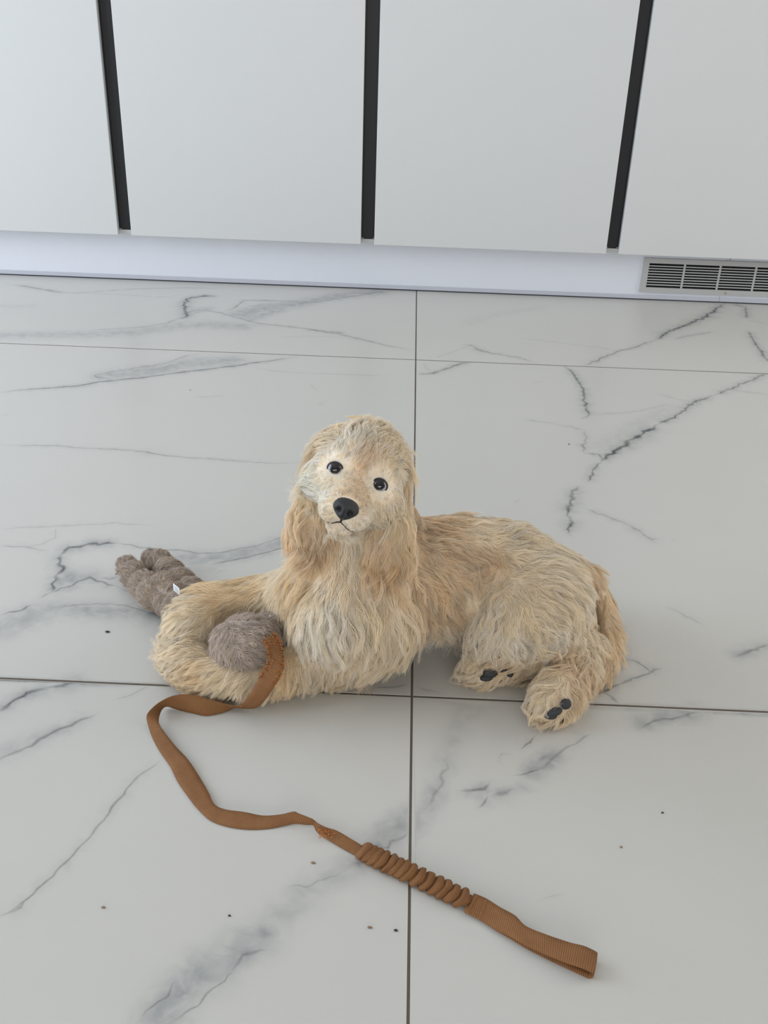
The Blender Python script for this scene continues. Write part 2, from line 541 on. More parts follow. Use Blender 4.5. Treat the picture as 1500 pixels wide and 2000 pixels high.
def field(xy):
    """vein darkness and cloudiness at floor points"""
    v = np.zeros(len(xy))
    c = np.zeros(len(xy))
    for q, ww, dd in prepared:
        R = ww.max() * 9
        lo, hi = q.min(0) - R, q.max(0) + R
        idx = np.where(((xy > lo) & (xy < hi)).all(1))[0]
        if not len(idx): continue
        p = xy[idx]
        best = np.zeros(len(idx)); halo = np.zeros(len(idx))
        for i in range(len(q) - 1):
            a, b = q[i], q[i + 1]
            ab = b - a
            L2 = ab @ ab + 1e-12
            t = np.clip(((p - a) @ ab) / L2, 0, 1)
            d = np.linalg.norm(p - a - t[:, None] * ab, axis=1)
            w = ww[i] + (ww[i + 1] - ww[i]) * t
            k = dd[i] + (dd[i + 1] - dd[i]) * t
            best = np.maximum(best, k * np.exp(-(d / w) ** 2))
            halo = np.maximum(halo, k * .42 * np.exp(-(d / (w * 4.5)) ** 2) * np.clip(w / .0022, 0, 1))
        v[idx] = np.maximum(v[idx], best)
        c[idx] = np.maximum(c[idx], halo)
    for q, r, s in CLOUDS:
        lo, hi = q.min(0) - r * 2, q.max(0) + r * 2
        idx = np.where(((xy > lo) & (xy < hi)).all(1))[0]
        if not len(idx): continue
        p = xy[idx]
        best = np.zeros(len(idx))
        for i in range(len(q) - 1):
            a, b = q[i], q[i + 1]
            ab = b - a
            t = np.clip(((p - a) @ ab) / (ab @ ab + 1e-12), 0, 1)
            d = np.linalg.norm(p - a - t[:, None] * ab, axis=1)
            best = np.maximum(best, s * np.exp(-(d / r) ** 2 * 1.6))
        c[idx] = np.maximum(c[idx], best)
    return v, c


def marble():
    m, nt, b = new_mat('marble_look_porcelain')
    N, L = nt.nodes, nt.links
    tc = N.new('ShaderNodeTexCoord')
    av = N.new('ShaderNodeAttribute'); av.attribute_name = 'vein'
    ac = N.new('ShaderNodeAttribute'); ac.attribute_name = 'cloud'

    def nz(scale, detail, dist=0.0):
        n = N.new('ShaderNodeTexNoise')
        n.inputs['Scale'].default_value = scale
        n.inputs['Detail'].default_value = detail
        n.inputs['Distortion'].default_value = dist
        L.new(tc.outputs['Object'], n.inputs['Vector'])
        return n.outputs['Fac']

    def mth(op, a, bb, clamp=False):
        n = N.new('ShaderNodeMath'); n.operation = op; n.use_clamp = clamp
        for i, x in enumerate((a, bb)):
            if isinstance(x, (int, float)): n.inputs[i].default_value = x
            else: L.new(x, n.inputs[i])
        return n.outputs[0]
    grain = mth('ADD', mth('MULTIPLY', nz(240, 3), .9), .42)
    v = mth('MULTIPLY', av.outputs['Fac'], grain, True)
    cn = mth('SUBTRACT', mth('MULTIPLY', nz(48, 6, .6), 2.6), .45)
    cl = mth('MULTIPLY', mth('MULTIPLY', ac.outputs['Fac'], cn), 1.15, True)
    # very faint overall mottling of the print
    mot = mth('MULTIPLY', mth('SUBTRACT', nz(7, 4, .8), .5), .10)
    base = N.new('ShaderNodeMix'); base.data_type = 'RGBA'
    base.inputs['A'].default_value = (0.53, 0.513, 0.473, 1)
    base.inputs['B'].default_value = (0.31, 0.31, 0.305, 1)
    L.new(mth('ADD', mot, .06, True), base.inputs['Factor'])
    m2 = N.new('ShaderNodeMix'); m2.data_type = 'RGBA'
    L.new(base.outputs['Result'], m2.inputs['A'])
    m2.inputs['B'].default_value = (0.205, 0.217, 0.222, 1)
    L.new(cl, m2.inputs['Factor'])
    m3 = N.new('ShaderNodeMix'); m3.data_type = 'RGBA'
    L.new(m2.outputs['Result'], m3.inputs['A'])
    m3.inputs['B'].default_value = (0.03, 0.034, 0.036, 1)
    L.new(v, m3.inputs['Factor'])
    L.new(m3.outputs['Result'], b.inputs['Base Color'])
    b.inputs['Roughness'].default_value = .30
    b.inputs['Specular IOR Level'].default_value = .4
    return m


m_tile = marble()
GAP = .0015


def make_tile(x0, x1, y0, y1, detailed):
    x0 += GAP; x1 -= GAP; y0 += GAP * 1.4; y1 -= GAP * 1.4
    pts = [(x0, y0), (x1, y0), (x1, y1), (x0, y1)]
    edges = [(0, 1), (1, 2), (2, 3), (3, 0)]
    inside = lambda q: x0 + .0005 < q[0] < x1 - .0005 and y0 + .0005 < q[1] < y1 - .0005
    if detailed:
        for q, ww, dd in prepared:
            t = np.gradient(q, axis=0)
            t /= np.linalg.norm(t, axis=1)[:, None] + 1e-9
            nrm = np.stack([-t[:, 1], t[:, 0]], 1)
            for k in (-1.7, -.75, 0, .75, 1.7):
                prev = None
                for a, w, n_ in zip(q, ww, nrm):
                    p = a + n_ * w * k
                    if not inside(p):
                        prev = None
                        continue
                    pts.append((p[0], p[1]))
                    if prev is not None: edges.append((prev, len(pts) - 1))
                    prev = len(pts) - 1
        vx0, vx1, vy0, vy1 = max(x0, -1.16), min(x1, .98), max(y0, -.47), y1
        stp = .0125
        gx_ = np.arange(vx0 + stp / 2, vx1, stp)
        gy_ = np.arange(vy0 + stp / 2, vy1, stp)
        for a in gx_:
            for c_ in gy_:
                q = (a + random.uniform(-.003, .003), c_ + random.uniform(-.003, .003))
                if inside(q): pts.append(q)
    res = delaunay_2d_cdt([Vector(p) for p in pts], edges, [], 0, 1e-5)
    vo, fo = res[0], res[2]
    xy = np.array([(v.x, v.y) for v in vo])
    v, c = field(xy) if detailed else (np.zeros(len(xy)), np.zeros(len(xy)))
    verts = [(p[0], p[1], 0.0) for p in xy]
    faces = []
    for f in fo:
        a, b_, c_ = (xy[f[0]], xy[f[1]], xy[f[2]])
        ar = (b_[0] - a[0]) * (c_[1] - a[1]) - (b_[1] - a[1]) * (c_[0] - a[0])
        faces.append(tuple(f) if ar > 0 else tuple(reversed(f)))
    n0 = len(verts)
    cor = [(x0, y0), (x1, y0), (x1, y1), (x0, y1)]
    verts += [(a, b_, 0.0) for a, b_ in cor] + [(a, b_, -.0007) for a, b_ in cor]
    for i in range(4):
        j = (i + 1) % 4
        faces.append((n0 + i, n0 + 4 + i, n0 + 4 + j, n0 + j))
    me = mesh_from('tile', verts, faces)
    set_attr(me, 'vein', list(v) + [0] * 8)
    set_attr(me, 'cloud', list(c) + [0] * 8)
    return obj('tile', me, floor, m_tile)


for cx in (-2.4, -1.2, 0.0, 1.2):
    for y0, y1 in ((-1.2, 0.0), (0.0, 1.2), (1.2, Y_PLINTH + .02)):
        det = cx in (-1.2, 0.0)
        if not det and y0 > 1: y1 = YF - .004
        make_tile(cx, cx + 1.2, y0, y1, det)

# ------------------------------------------------------------------ webbing leash
def webbing_mat():
    m, nt, b = new_mat('brown_ribbed_webbing')
    N, L = nt.nodes, nt.links
    uv = N.new('ShaderNodeUVMap'); uv.uv_map = 'UVMap'
    sep = N.new('ShaderNodeSeparateXYZ')
    L.new(uv.outputs['UV'], sep.inputs[0])
    w = N.new('ShaderNodeMath'); w.operation = 'MULTIPLY'; w.inputs[1].default_value = 2 * math.pi / .0021
    L.new(sep.outputs['X'], w.inputs[0])
    s = N.new('ShaderNodeMath'); s.operation = 'SINE'
    L.new(w.outputs[0], s.inputs[0])
    h = N.new('ShaderNodeMath'); h.operation = 'MULTIPLY_ADD'; h.inputs[1].default_value = .5; h.inputs[2].default_value = .5
    L.new(s.outputs[0], h.inputs[0])
    n = N.new('ShaderNodeTexNoise'); n.inputs['Scale'].default_value = 60; n.inputs['Detail'].default_value = 5
    tc = N.new('ShaderNodeTexCoord'); L.new(tc.outputs['Object'], n.inputs['Vector'])
    mix = N.new('ShaderNodeMix'); mix.data_type = 'RGBA'
    mix.inputs['A'].default_value = (*lin(100, 66, 38), 1)
    mix.inputs['B'].default_value = (*lin(145, 102, 64), 1)
    f = N.new('ShaderNodeMath'); f.operation = 'MULTIPLY_ADD'; f.inputs[1].default_value = .55; f.inputs[2].default_value = .0
    L.new(h.outputs[0], f.inputs[0])
    g = N.new('ShaderNodeMath'); g.operation = 'MULTIPLY_ADD'; g.inputs[1].default_value = .6
    L.new(n.outputs['Fac'], g.inputs[0]); L.new(f.outputs[0], g.inputs[2])
    L.new(g.outputs[0], mix.inputs['Factor'])
    L.new(mix.outputs['Result'], b.inputs['Base Color'])
    bp = N.new('ShaderNodeBump'); bp.inputs['Strength'].default_value = .8; bp.inputs['Distance'].default_value = .0006
    L.new(h.outputs[0], bp.inputs['Height']); L.new(bp.outputs['Normal'], b.inputs['Normal'])
    b.inputs['Roughness'].default_value = .75
    b.inputs['Specular IOR Level'].default_value = .25
    return m


m_web = webbing_mat()


def catmull(a, n):
    a = np.asarray(a, float)
    out = []
    for i in range(len(a) - 1):
        p0, p1, p2, p3 = a[max(i - 1, 0)], a[i], a[i + 1], a[min(i + 2, len(a) - 1)]
        for k in range(n):
            t = k / n
            out.append(.5 * ((2 * p1) + (-p0 + p2) * t + (2 * p0 - 5 * p1 + 4 * p2 - p3) * t * t + (-p0 + 3 * p1 - 3 * p2 + p3) * t ** 3))
    out.append(a[-1])
    return np.array(out)


def ribbon(name, parent, Lp, Rp, mat, thick=.0013, cross=4, sub=5, u0=0.0, smooth_path=True):
    """solid woven strap between two edge paths"""
    Lp = catmull(Lp, sub) if smooth_path else np.asarray(Lp)
    Rp = catmull(Rp, sub) if smooth_path else np.asarray(Rp)
    mid = (Lp + Rp) / 2
    s = np.concatenate([[0], np.cumsum(np.linalg.norm(np.diff(mid, axis=0), axis=1))]) + u0
    n = len(Lp)
    tan = np.gradient(mid, axis=0)
    acr = Rp - Lp
    nrm = np.cross(acr, tan)
    nrm /= np.linalg.norm(nrm, axis=1)[:, None] + 1e-9
    for i in range(n):   # keep a continuous side
        if i and nrm[i] @ nrm[i - 1] < 0: nrm[i] *= -1
    verts, uvs = [], []
    for side in (1, -1):
        for i in range(n):
            for k in range(cross + 1):
                p = Lp[i] + acr[i] * k / cross + nrm[i] * side * thick / 2 * (1 if 0 < k < cross else .55)
                verts.append(p)
                uvs.append((s[i], k / cross * .025))
    W = cross + 1
    faces = []
    idx = lambda side, i, k: side * n * W + i * W + k
    for i in range(n - 1):
        for k in range(cross):
            faces.append((idx(0, i, k), idx(0, i + 1, k), idx(0, i + 1, k + 1), idx(0, i, k + 1)))
            faces.append((idx(1, i, k), idx(1, i, k + 1), idx(1, i + 1, k + 1), idx(1, i + 1, k)))
        faces.append((idx(0, i, 0), idx(1, i, 0), idx(1, i + 1, 0), idx(0, i + 1, 0)))
        faces.append((idx(0, i, cross), idx(0, i + 1, cross), idx(1, i + 1, cross), idx(1, i, cross)))
    for i in (0, n - 1):
        for k in range(cross):
            faces.append((idx(0, i, k), idx(0, i, k + 1), idx(1, i, k + 1), idx(1, i, k)))
    verts = np.array(verts)
    verts[:, 2] = np.maximum(verts[:, 2], .0003)
    me = mesh_from(name, verts, faces, True)
    bm = bmesh.new(); bm.from_mesh(me)
    bmesh.ops.recalc_face_normals(bm, faces=bm.faces)
    bm.to_mesh(me); bm.free()
    ul = me.uv_layers.new(name='UVMap')
    li = np.zeros(len(me.loops), dtype=np.int32)
    me.loops.foreach_get('vertex_index', li)
    ul.data.foreach_set('uv', np.array(uvs, dtype=np.float32)[li].ravel())
    return obj(name, me, parent, mat), s[-1]


leash = thing('leash', 'brown ribbed webbing leash with a gathered section, lying across the tiles', 'leash', None, (0, 0, 0))
# left / right edge of the strap, pixel and height
E1 = [((514, 1250, .092), (537, 1237, .094)), ((520, 1262, .092), (548, 1254, .090)), ((526, 1280, .084), (555, 1292, .082)),
      ((520, 1300, .078), (550, 1318, .074)), ((504, 1328, .066), (536, 1342, .062)), ((489, 1354, .046), (519, 1366, .042)),
      ((474, 1373, .024), (502, 1382, .018)), ((463, 1378, .014), (480, 1384, .006)), ((454, 1378, .012), (458, 1383, .002)),
      ((424, 1370, .017), (439, 1391, .001)), ((387, 1359, .022), (405, 1398, .001)), ((360, 1356, .023), (375, 1393, .001)),
      ((338, 1359, .022), (349, 1387, .001)), ((318, 1368, .020), (327, 1380, .003)), ((303, 1378, .019), (317, 1385, .005)),
      ((290, 1391, .017), (312, 1396, .007)), ((286, 1401, .013), (310, 1407, .009)), ((289, 1416, .006), (313, 1418, .010)),
      ((299, 1444, .001), (329, 1440, .008)), ((312, 1468, .001), (347, 1462, .006)),
      ((332, 1497, .001), (367, 1483, .007)), ((347, 1527, .001), (387, 1513, .004)), ((370, 1560, .001), (407, 1547, .005)),
      ((388, 1582, .001), (419, 1571, .004)), ((412, 1603, .001), (440, 1581, .005)), ((447, 1615, .001), (477, 1586, .007)), ((487, 1620, .001), (513, 1593, .005)),
      ((527, 1618, .001), (547, 1591, .008)), ((560, 1612, .001), (573, 1585, .012)), ((578, 1609, .002), (584, 1589, .012)),
      ((598, 1611, .003), (607, 1598, .010)), ((612, 1612, .003), (615, 1603, .008)), ((617, 1622, .001), (621, 1608, .008)),
      ((626, 1631, .001), (638, 1616, .006)), ((643, 1642, .001), (659, 1623, .006)), ((670, 1658, .001), (688, 1640, .006)),
      ((700, 1674, .001), (716, 1657, .006))]
strap, u_end = ribbon('strap', leash, [P(*a) for a, b in E1], [P(*b) for a, b in E1], m_web, .0014, 4, 6)

# gathered elastic sleeve: a folded tube of webbing
ga, gb = P(704, 1666, 0), P(911, 1766, 0)
ax = (gb - ga); Lg = np.linalg.norm(ax); ax /= Lg
side = np.array([-ax[1], ax[0], 0])
up = np.array([0, 0, 1.0])
verts, faces, uvs = [], [], []
folds = [(.03, .7), (.085, .85), (.14, .9), (.20, 1.0), (.275, 1.06), (.335, .95), (.395, .98), (.46, 1.02), (.545, 1.08), (.63, .98), (.715, 1.0), (.785, 1.04), (.86, .98), (.94, 1.0)]
NS, NR = 170, 28
skew = .0045
for i in range(NS + 1):
    t = i / NS
    d = min(abs(t - f) for f, a in folds)
    amp = min(folds, key=lambda fa: abs(t - fa[0]))[1]
    ridge = max(0.0, 1 - (d / .034) ** 2) ** .5 if d < .034 else 0.0
    rw = .0078 + .0044 * ridge * amp
    rh = .0036 + .0044 * ridge * amp
    for k in range(NR):
        a = 2 * math.pi * k / NR
        wob = 1 + .10 * noise.noise((t * 40, math.cos(a) * 1.5, math.sin(a) * 1.5))
        off = skew * math.sin(a) + .0018 * noise.noise((t * 16, 3.3, math.cos(a)))
        p = ga + ax * (t * Lg + off) + side * math.cos(a) * rw * wob * 1.05 + up * (.0052 + math.sin(a) * rh * wob)
        if p[2] < .0004: p[2] = .0004
        verts.append(p)
        uvs.append((t * Lg * 1.9, a * .006))
for i in range(NS):
    for k in range(NR):
        k2 = (k + 1) % NR
        faces.append((i * NR + k, i * NR + k2, (i + 1) * NR + k2, (i + 1) * NR + k))
faces.append(tuple(range(NR - 1, -1, -1)))
faces.append(tuple(NS * NR + k for k in range(NR)))
me = mesh_from('gathered_sleeve', verts, faces, True)
ul = me.uv_layers.new(name='UVMap')
li = np.zeros(len(me.loops), dtype=np.int32)
me.loops.foreach_get('vertex_index', li)
ul.data.foreach_set('uv', np.array(uvs, dtype=np.float32)[li].ravel())
obj('gathered_sleeve', me, leash, m_web)

# folded hand loop
HT = [((905, 1780, .004), (926, 1745, .009)), ((937, 1797, .003), (950, 1755, .009)), ((966, 1815, .004), (977, 1772, .011)),
      ((995, 1829, .006), (1006, 1788, .014)), ((1027, 1847, .007), (1026, 1808, .012)), ((1063, 1864, .008), (1063, 1824, .012)),
      ((1103, 1880, .010), (1110, 1840, .013)), ((1130, 1889, .011), (1138, 1847, .014))]
Lh = [P(*a) for a, b in HT]; Rh = [P(*b) for a, b in HT]
d = (Lh[-1] + Rh[-1]) / 2 - (Lh[-2] + Rh[-2]) / 2
d[2] = 0; d /= np.linalg.norm(d)
zc_l, zc_r = Lh[-1][2] / 2, Rh[-1][2] / 2
eL, eR = Lh[-1].copy(), Rh[-1].copy()
for a in np.linspace(0, math.pi, 8)[1:]:
    for lst, e, zc in ((Lh, eL, zc_l), (Rh, eR, zc_r)):
        q = e + d * (.009 + .0055 * math.sin(a)) * min(1, a / .8)
        q[2] = zc + .0006 + (zc - .0004) * math.cos(a)
        lst.append(q)
for k in range(len(HT) - 2, -1, -1):
    a = P(*HT[k][0]); b_ = P(*HT[k][1])
    lo_a = np.array([a[0], a[1], .0012]); lo_b = np.array([b_[0], b_[1], .0012])
    Lh.append(lo_a + np.array([.001, .0015, 0])); Rh.append(lo_b + np.array([.001, .0015, 0]))
ribbon('hand_loop', leash, Lh, Rh, m_web, .0013, 4, 5, .0007)

m_thread = plain('brown_thread', lin(150, 106, 62), .7, .2, .15, 400)


def stitch(pts):
    bm = bmesh.new()
    for i, (a, b_) in enumerate(zip(pts[:-1], pts[1:])):
        if i % 2: continue
        a = Vector(a); b_ = Vector(b_)
        q = (b_ - a).to_track_quat('Z', 'Y').to_matrix().to_4x4()
        bmesh.ops.create_cone(bm, cap_ends=True, segments=6, radius1=.00045, radius2=.00045, depth=(b_ - a).length,
                              matrix=Matrix.Translation((a + b_) / 2) @ q)
    me = bpy.data.meshes.new('stitching'); bm.to_mesh(me); bm.free()
    return obj('stitching', me, leash, m_thread)


def pline(a, b_, n): return [np.asarray(a) + (np.asarray(b_) - np.asarray(a)) * k / n for k in range(n + 1)]


stitch(pline(P(937, 1793, .0048), P(949, 1759, .0098), 15))
stitch(pline(P(912, 1782, .0052), P(930, 1750, .0102), 15))
stitch(pline(P(912, 1782, .0052), P(937, 1793, .0048), 11))
# chewed fibres at the strap's end and at the twist
bm = bmesh.new()
for k in range(230):
    t = random.random()
    if k < 185:
        i = random.choice((0, 0, 1, 2, 3))
        a = P(*E1[i][0]); b_ = P(*E1[i][1]); nxt = P(*E1[i + 1][0]); nx2 = P(*E1[i + 1][1])
        s_ = random.random()
        e = random.choice((0.0, 0.03, .97, 1.0, t))
        base = (a * (1 - e) + b_ * e) * (1 - s_) + (nxt * (1 - e) + nx2 * e) * s_ + np.array([0, -.0012, .0012])
    else:
        base = P(random.uniform(622, 652), random.uniform(1618, 1636), .006)
    dirn = Vector((random.gauss(0, 1), random.gauss(-.3, 1), random.gauss(.3, .8))).normalized()
    L_ = random.uniform(.0015, .0045)
    q = dirn.to_track_quat('Z', 'Y').to_matrix().to_4x4()
    bmesh.ops.create_cone(bm, cap_ends=False, segments=4, radius1=.00055, radius2=.00025, depth=L_,
                          matrix=Matrix.Translation(Vector(base) + dirn * L_ * .4) @ q)
me = bpy.data.meshes.new('frayed_fibres'); bm.to_mesh(me); bm.free()
tag(obj('frayed_fibres', me, leash, plain('orange_brown_fibre', lin(176, 110, 58), .7, .2, .2, 500)), 'fuzzy orange-brown frayed fibres', kind='stuff')

# ------------------------------------------------------------------ organic bodies and fur
def tapered(bm, a, b, ra, rb, seg=20):
    """tapered limb segment with round ends"""
    a, b = Vector(a), Vector(b)
    n = max(2, int((b - a).length / (min(ra, rb) * .35)) + 1)
    for k in range(n + 1):
        t = k / n
        r = ra + (rb - ra) * t
        bmesh.ops.create_icosphere(bm, subdivisions=2, radius=r, matrix=Matrix.Translation(a.lerp(b, t)))


def ellipsoid(bm, c, axes, radii):
    if np.linalg.det(np.array(axes)) < 0: axes = (-np.array(axes[0]), axes[1], axes[2])
    m = Matrix.Identity(4)
    for i in range(3):
        for j in range(3):
            m[j][i] = axes[i][j] * radii[i]
        m[i][3] = c[i]
    bmesh.ops.create_icosphere(bm, subdivisions=3, radius=1.0, matrix=m)


def chain(bm, nodes):
    """nodes: (px, py, z, r)"""
    pts = [(P(x, y, z), r) for x, y, z, r in nodes]
    for (a, ra), (b, rb) in zip(pts[:-1], pts[1:]):
        tapered(bm, a, b, ra, rb)


def fuse(bm, name, voxel, smooth_it=6, zmin=None):
    """union of the volumes as one continuous smooth surface"""
    me = bpy.data.meshes.new(name + '_src')
    bm.to_mesh(me); bm.free()
    o = bpy.data.objects.new(name + '_src', me)
    C.objects.link(o)
    r = o.modifiers.new('r', 'REMESH'); r.mode = 'VOXEL'; r.voxel_size = voxel; r.use_smooth_shade = True
    s = o.modifiers.new('s', 'SMOOTH'); s.factor = .5; s.iterations = smooth_it
    dg = bpy.context.evaluated_depsgraph_get()
    out = bpy.data.meshes.new_from_object(o.evaluated_get(dg))
    out.name = name
    bpy.data.objects.remove(o)
    bpy.data.meshes.remove(me)
    if zmin is not None:
        for v in out.vertices:
            if v.co.z < zmin: v.co.z = zmin
    out.polygons.foreach_set('use_smooth', [True] * len(out.polygons))
    out.update()
    return out


def mesh_arrays(me):
    me.calc_loop_triangles()
    v = np.zeros(len(me.vertices) * 3, np.float32); me.vertices.foreach_get('co', v); v = v.reshape(-1, 3).astype(float)
    n = np.zeros(len(me.vertices) * 3, np.float32); me.vertices.foreach_get('normal', n); n = n.reshape(-1, 3).astype(float)
    t = np.zeros(len(me.loop_triangles) * 3, np.int32); me.loop_triangles.foreach_get('vertices', t); t = t.reshape(-1, 3)
    return v, n, t


def bvh_of(me):
    v, n, t = mesh_arrays(me)
    return BVHTree.FromPolygons([tuple(x) for x in v], [tuple(map(int, x)) for x in t])


def cast(bvh, x, y):
    d = cam_f * FPX + cam_r * (x - 750.0) - cam_u * (y - 1000.0)
    d /= np.linalg.norm(d)
    hit = bvh.ray_cast(Vector(CAM_LOC), Vector(d))
    if hit[0] is None: return None
    return np.array(hit[0])


def sample_surface(me, n, accept=None, weight=None):
    v, nr, t = mesh_arrays(me)
    a, b, c = v[t[:, 0]], v[t[:, 1]], v[t[:, 2]]
    area = np.linalg.norm(np.cross(b - a, c - a), axis=1)
    if weight is not None: area = area * weight((a + b + c) / 3)
    idx = rng.choice(len(t), n, p=area / area.sum())
    r1, r2 = np.sqrt(rng.random(n)), rng.random(n)
    w = np.stack([1 - r1, r1 * (1 - r2), r1 * r2], 1)[:, :, None]
    p = (np.stack([a[idx], b[idx], c[idx]], 1) * w).sum(1)
    q = (np.stack([nr[t[idx, 0]], nr[t[idx, 1]], nr[t[idx, 2]]], 1) * w).sum(1)
    q /= np.linalg.norm(q, axis=1)[:, None] + 1e-9
    if accept is not None:
        k = accept(p, q)
        p, q = p[k], q[k]
    return p, q


class Guides:
    """combing guides on the coat: position, flow, length, lift, curl, droop, colour"""
    def __init__(self):
        self.p, self.d, self.a, self.c = [], [], [], []

    def add(self, pos, dirn, length, lift, curl, droop, col):
        self.p.append(pos); self.d.append(dirn / (np.linalg.norm(dirn) + 1e-9))
        self.a.append((length, lift, curl, droop)); self.c.append(tuple(min(.96, 1.14 * v ** .47) for v in lin(*col)))

    def px(self, bvh, x, y, dx, dy, length, lift, curl, droop, col):
        h = cast(bvh, x, y)
        if h is None: return
        self.add(h, cam_r * dx - cam_u * dy, length / 1000, lift, curl, droop, col)

    def eval(self, pts, power=2.2, eps=.012):
        gp, gd, ga, gc = map(np.array, (self.p, self.d, self.a, self.c))
        out_d = np.zeros((len(pts), 3)); out_a = np.zeros((len(pts), 4)); out_c = np.zeros((len(pts), 3))
        for s in range(0, len(pts), 20000):
            q = pts[s:s + 20000]
            d2 = ((q[:, None, :] - gp[None]) ** 2).sum(2)
            w = 1.0 / (d2 + eps * eps) ** power
            w /= w.sum(1)[:, None]
            out_d[s:s + 20000] = w @ gd
            out_a[s:s + 20000] = w @ ga
            out_c[s:s + 20000] = w @ gc
        return out_d, out_a, out_c


def vnoise(p, scale, seed):
    """cheap smooth vector noise from a few random plane waves"""
    r = np.random.default_rng(seed)
    out = np.zeros((len(p), 3))
    for k in range(7):
        kv = r.normal(size=3); kv *= scale * r.uniform(.6, 1.5) / np.linalg.norm(kv)
        ph = r.uniform(0, 6.28, 3)
        a = (p @ kv)[:, None] + ph
        out += np.sin(a)
    return out / 2.6


def grow(name, parent, mat, roots, normals, guides, n_pts=8, radius=.00022, clump_n=1500, clump=.75, frizz=.12, col_var=.13,
         seed=3, len_scale=1.0, floor_z=.0008, mod=None):
    r = np.random.default_rng(seed)
    N = len(roots)
    # clump centres
    ci = r.choice(N, min(clump_n, N), replace=False)
    kd = KDTree(len(ci))
    for k, i in enumerate(ci): kd.insert(roots[i], k)
    kd.balance()
    own = np.array([kd.find(p)[1] for p in roots])
    d, a, c = guides.eval(roots)
    if mod is not None: d, a = mod(roots, d, a)

    def shape(p, nrm, d, a, ph, rnd):
        n = len(p)
        tan = d - (d * nrm).sum(1)[:, None] * nrm
        tan = tan + .22 * vnoise(p, 70, seed + 1) + .12 * vnoise(p, 190, seed + 2)
        tan = tan - (tan * nrm).sum(1)[:, None] * nrm
        tan /= np.linalg.norm(tan, axis=1)[:, None] + 1e-9
        bi = np.cross(nrm, tan)
        L, lift, curl, droop = a.T
        L = L * len_scale * rnd
        P_ = np.zeros((n, n_pts, 3))
        P_[:, 0] = p
        cur = p.copy()
        for k in range(1, n_pts):
            t = (k - .5) / (n_pts - 1)
            up_ = lift * (1 - 1.5 * t)
            wave = curl * np.cos(ph[:, 0] + t * (5 + 3 * ph[:, 2])) * 1.4
            wave2 = curl * np.sin(ph[:, 1] + t * (5.5 + 3 * ph[:, 2])) * .8
            dr = tan + nrm * (up_ + wave2 * .5)[:, None] + bi * wave[:, None]
            dr[:, 2] -= droop * t * 1.6
            dr /= np.linalg.norm(dr, axis=1)[:, None]
            cur = cur + dr * (L / (n_pts - 1))[:, None]
            lowz = floor_z + .0006 * ph[:, 3]
            cur[:, 2] = np.maximum(cur[:, 2], lowz)
            P_[:, k] = cur
        return P_
    M_ = len(ci)
    cph = np.concatenate([r.uniform(0, 6.28, (M_, 2)), r.uniform(0, 1, (M_, 2))], 1)
    crnd = r.uniform(.75, 1.2, M_)
    S = shape(roots, normals, d, a, cph[own], crnd[own] * r.uniform(.72, 1.08, N))
    SC = shape(roots[ci], normals[ci], d[ci], a[ci], cph, crnd)
    t = np.linspace(0, 1, n_pts)
    f = (clump * np.clip(t * 1.15, 0, 1) ** 1.3)[None, :, None] * r.uniform(.7, 1.0, N)[:, None, None]
    f = f * (r.random(N) > .06)[:, None, None]
    S = S * (1 - f) + SC[own] * f
    fz = r.normal(size=(N, 1, 3)) * (a[:, 0] * frizz)[:, None, None] * (t ** 1.5)[None, :, None]
    S = S + fz
    S[:, :, 2] = np.maximum(S[:, :, 2], floor_z)
    cv = bpy.data.hair_curves.new(name)
    cv.add_curves([n_pts] * N)
    cv.attributes['position'].data.foreach_set('vector', S.reshape(-1).astype(np.float32))
    at = cv.attributes.get('radius') or cv.attributes.new('radius', 'FLOAT', 'POINT')
    rad = (radius * (1 - .75 * t ** 1.5))[None, :] * r.uniform(.7, 1.3, N)[:, None]
    at.data.foreach_set('value', rad.reshape(-1).astype(np.float32))
    cb = 1 + col_var * r.normal(size=M_)
    cc = c * (cb[own] * (1 + col_var * 1.3 * r.normal(size=N)))[:, None]
    warm = r.normal(size=M_)[own] * .045
    cc = cc * np.stack([1 + warm * .2, 1 - warm * .1, 1 - warm * .9], 1)
    cc = cc * np.minimum(1, .95 / cc.max(1))[:, None]
    cc = np.clip(cc, .01, .95)
    set_col(cv, 'tint', cc, 'CURVE')
    cv.materials.append(mat)
    o = bpy.data.objects.new(name, cv)
    C.objects.link(o)
    o.parent = parent
    o['kind'] = 'stuff'
    return o


def fur_mat(name, rough=.6, trans=.25):
    m, nt, b = new_mat(name)
    N, L = nt.nodes, nt.links
    a = N.new('ShaderNodeAttribute'); a.attribute_name = 'tint'
    b.inputs['Roughness'].default_value = rough
    b.inputs['Specular IOR Level'].default_value = .25
    L.new(a.outputs['Color'], b.inputs['Base Color'])
    tr = N.new('ShaderNodeBsdfTranslucent')
    L.new(a.outputs['Color'], tr.inputs['Color'])
    mx = N.new('ShaderNodeMixShader'); mx.inputs[0].default_value = trans
    L.new(b.outputs[0], mx.inputs[1]); L.new(tr.outputs[0], mx.inputs[2])
    L.new(mx.outputs[0], N['Material Output'].inputs['Surface'])
    return m


m_fur = fur_mat('cream_dog_fur', .55, .5)
m_plush = fur_mat('grey_brown_plush', .8, .15)


def skin_mat():
    m, nt, b = new_mat('cream_undercoat')
    a = nt.nodes.new('ShaderNodeAttribute'); a.attribute_name = 'tint'
    nt.links.new(a.outputs['Color'], b.inputs['Base Color'])
    b.inputs['Roughness'].default_value = .8
    b.inputs['Specular IOR Level'].default_value = .1
    return m


m_skin = skin_mat()

# ------------------------------------------------------------------ dog
dog = thing('dog', 'cream long-haired spaniel puppy lying on the floor, head tilted towards the viewer', 'dog', None, tuple(P(800, 1290, 0)))
dog_inv = np.array(dog.location)


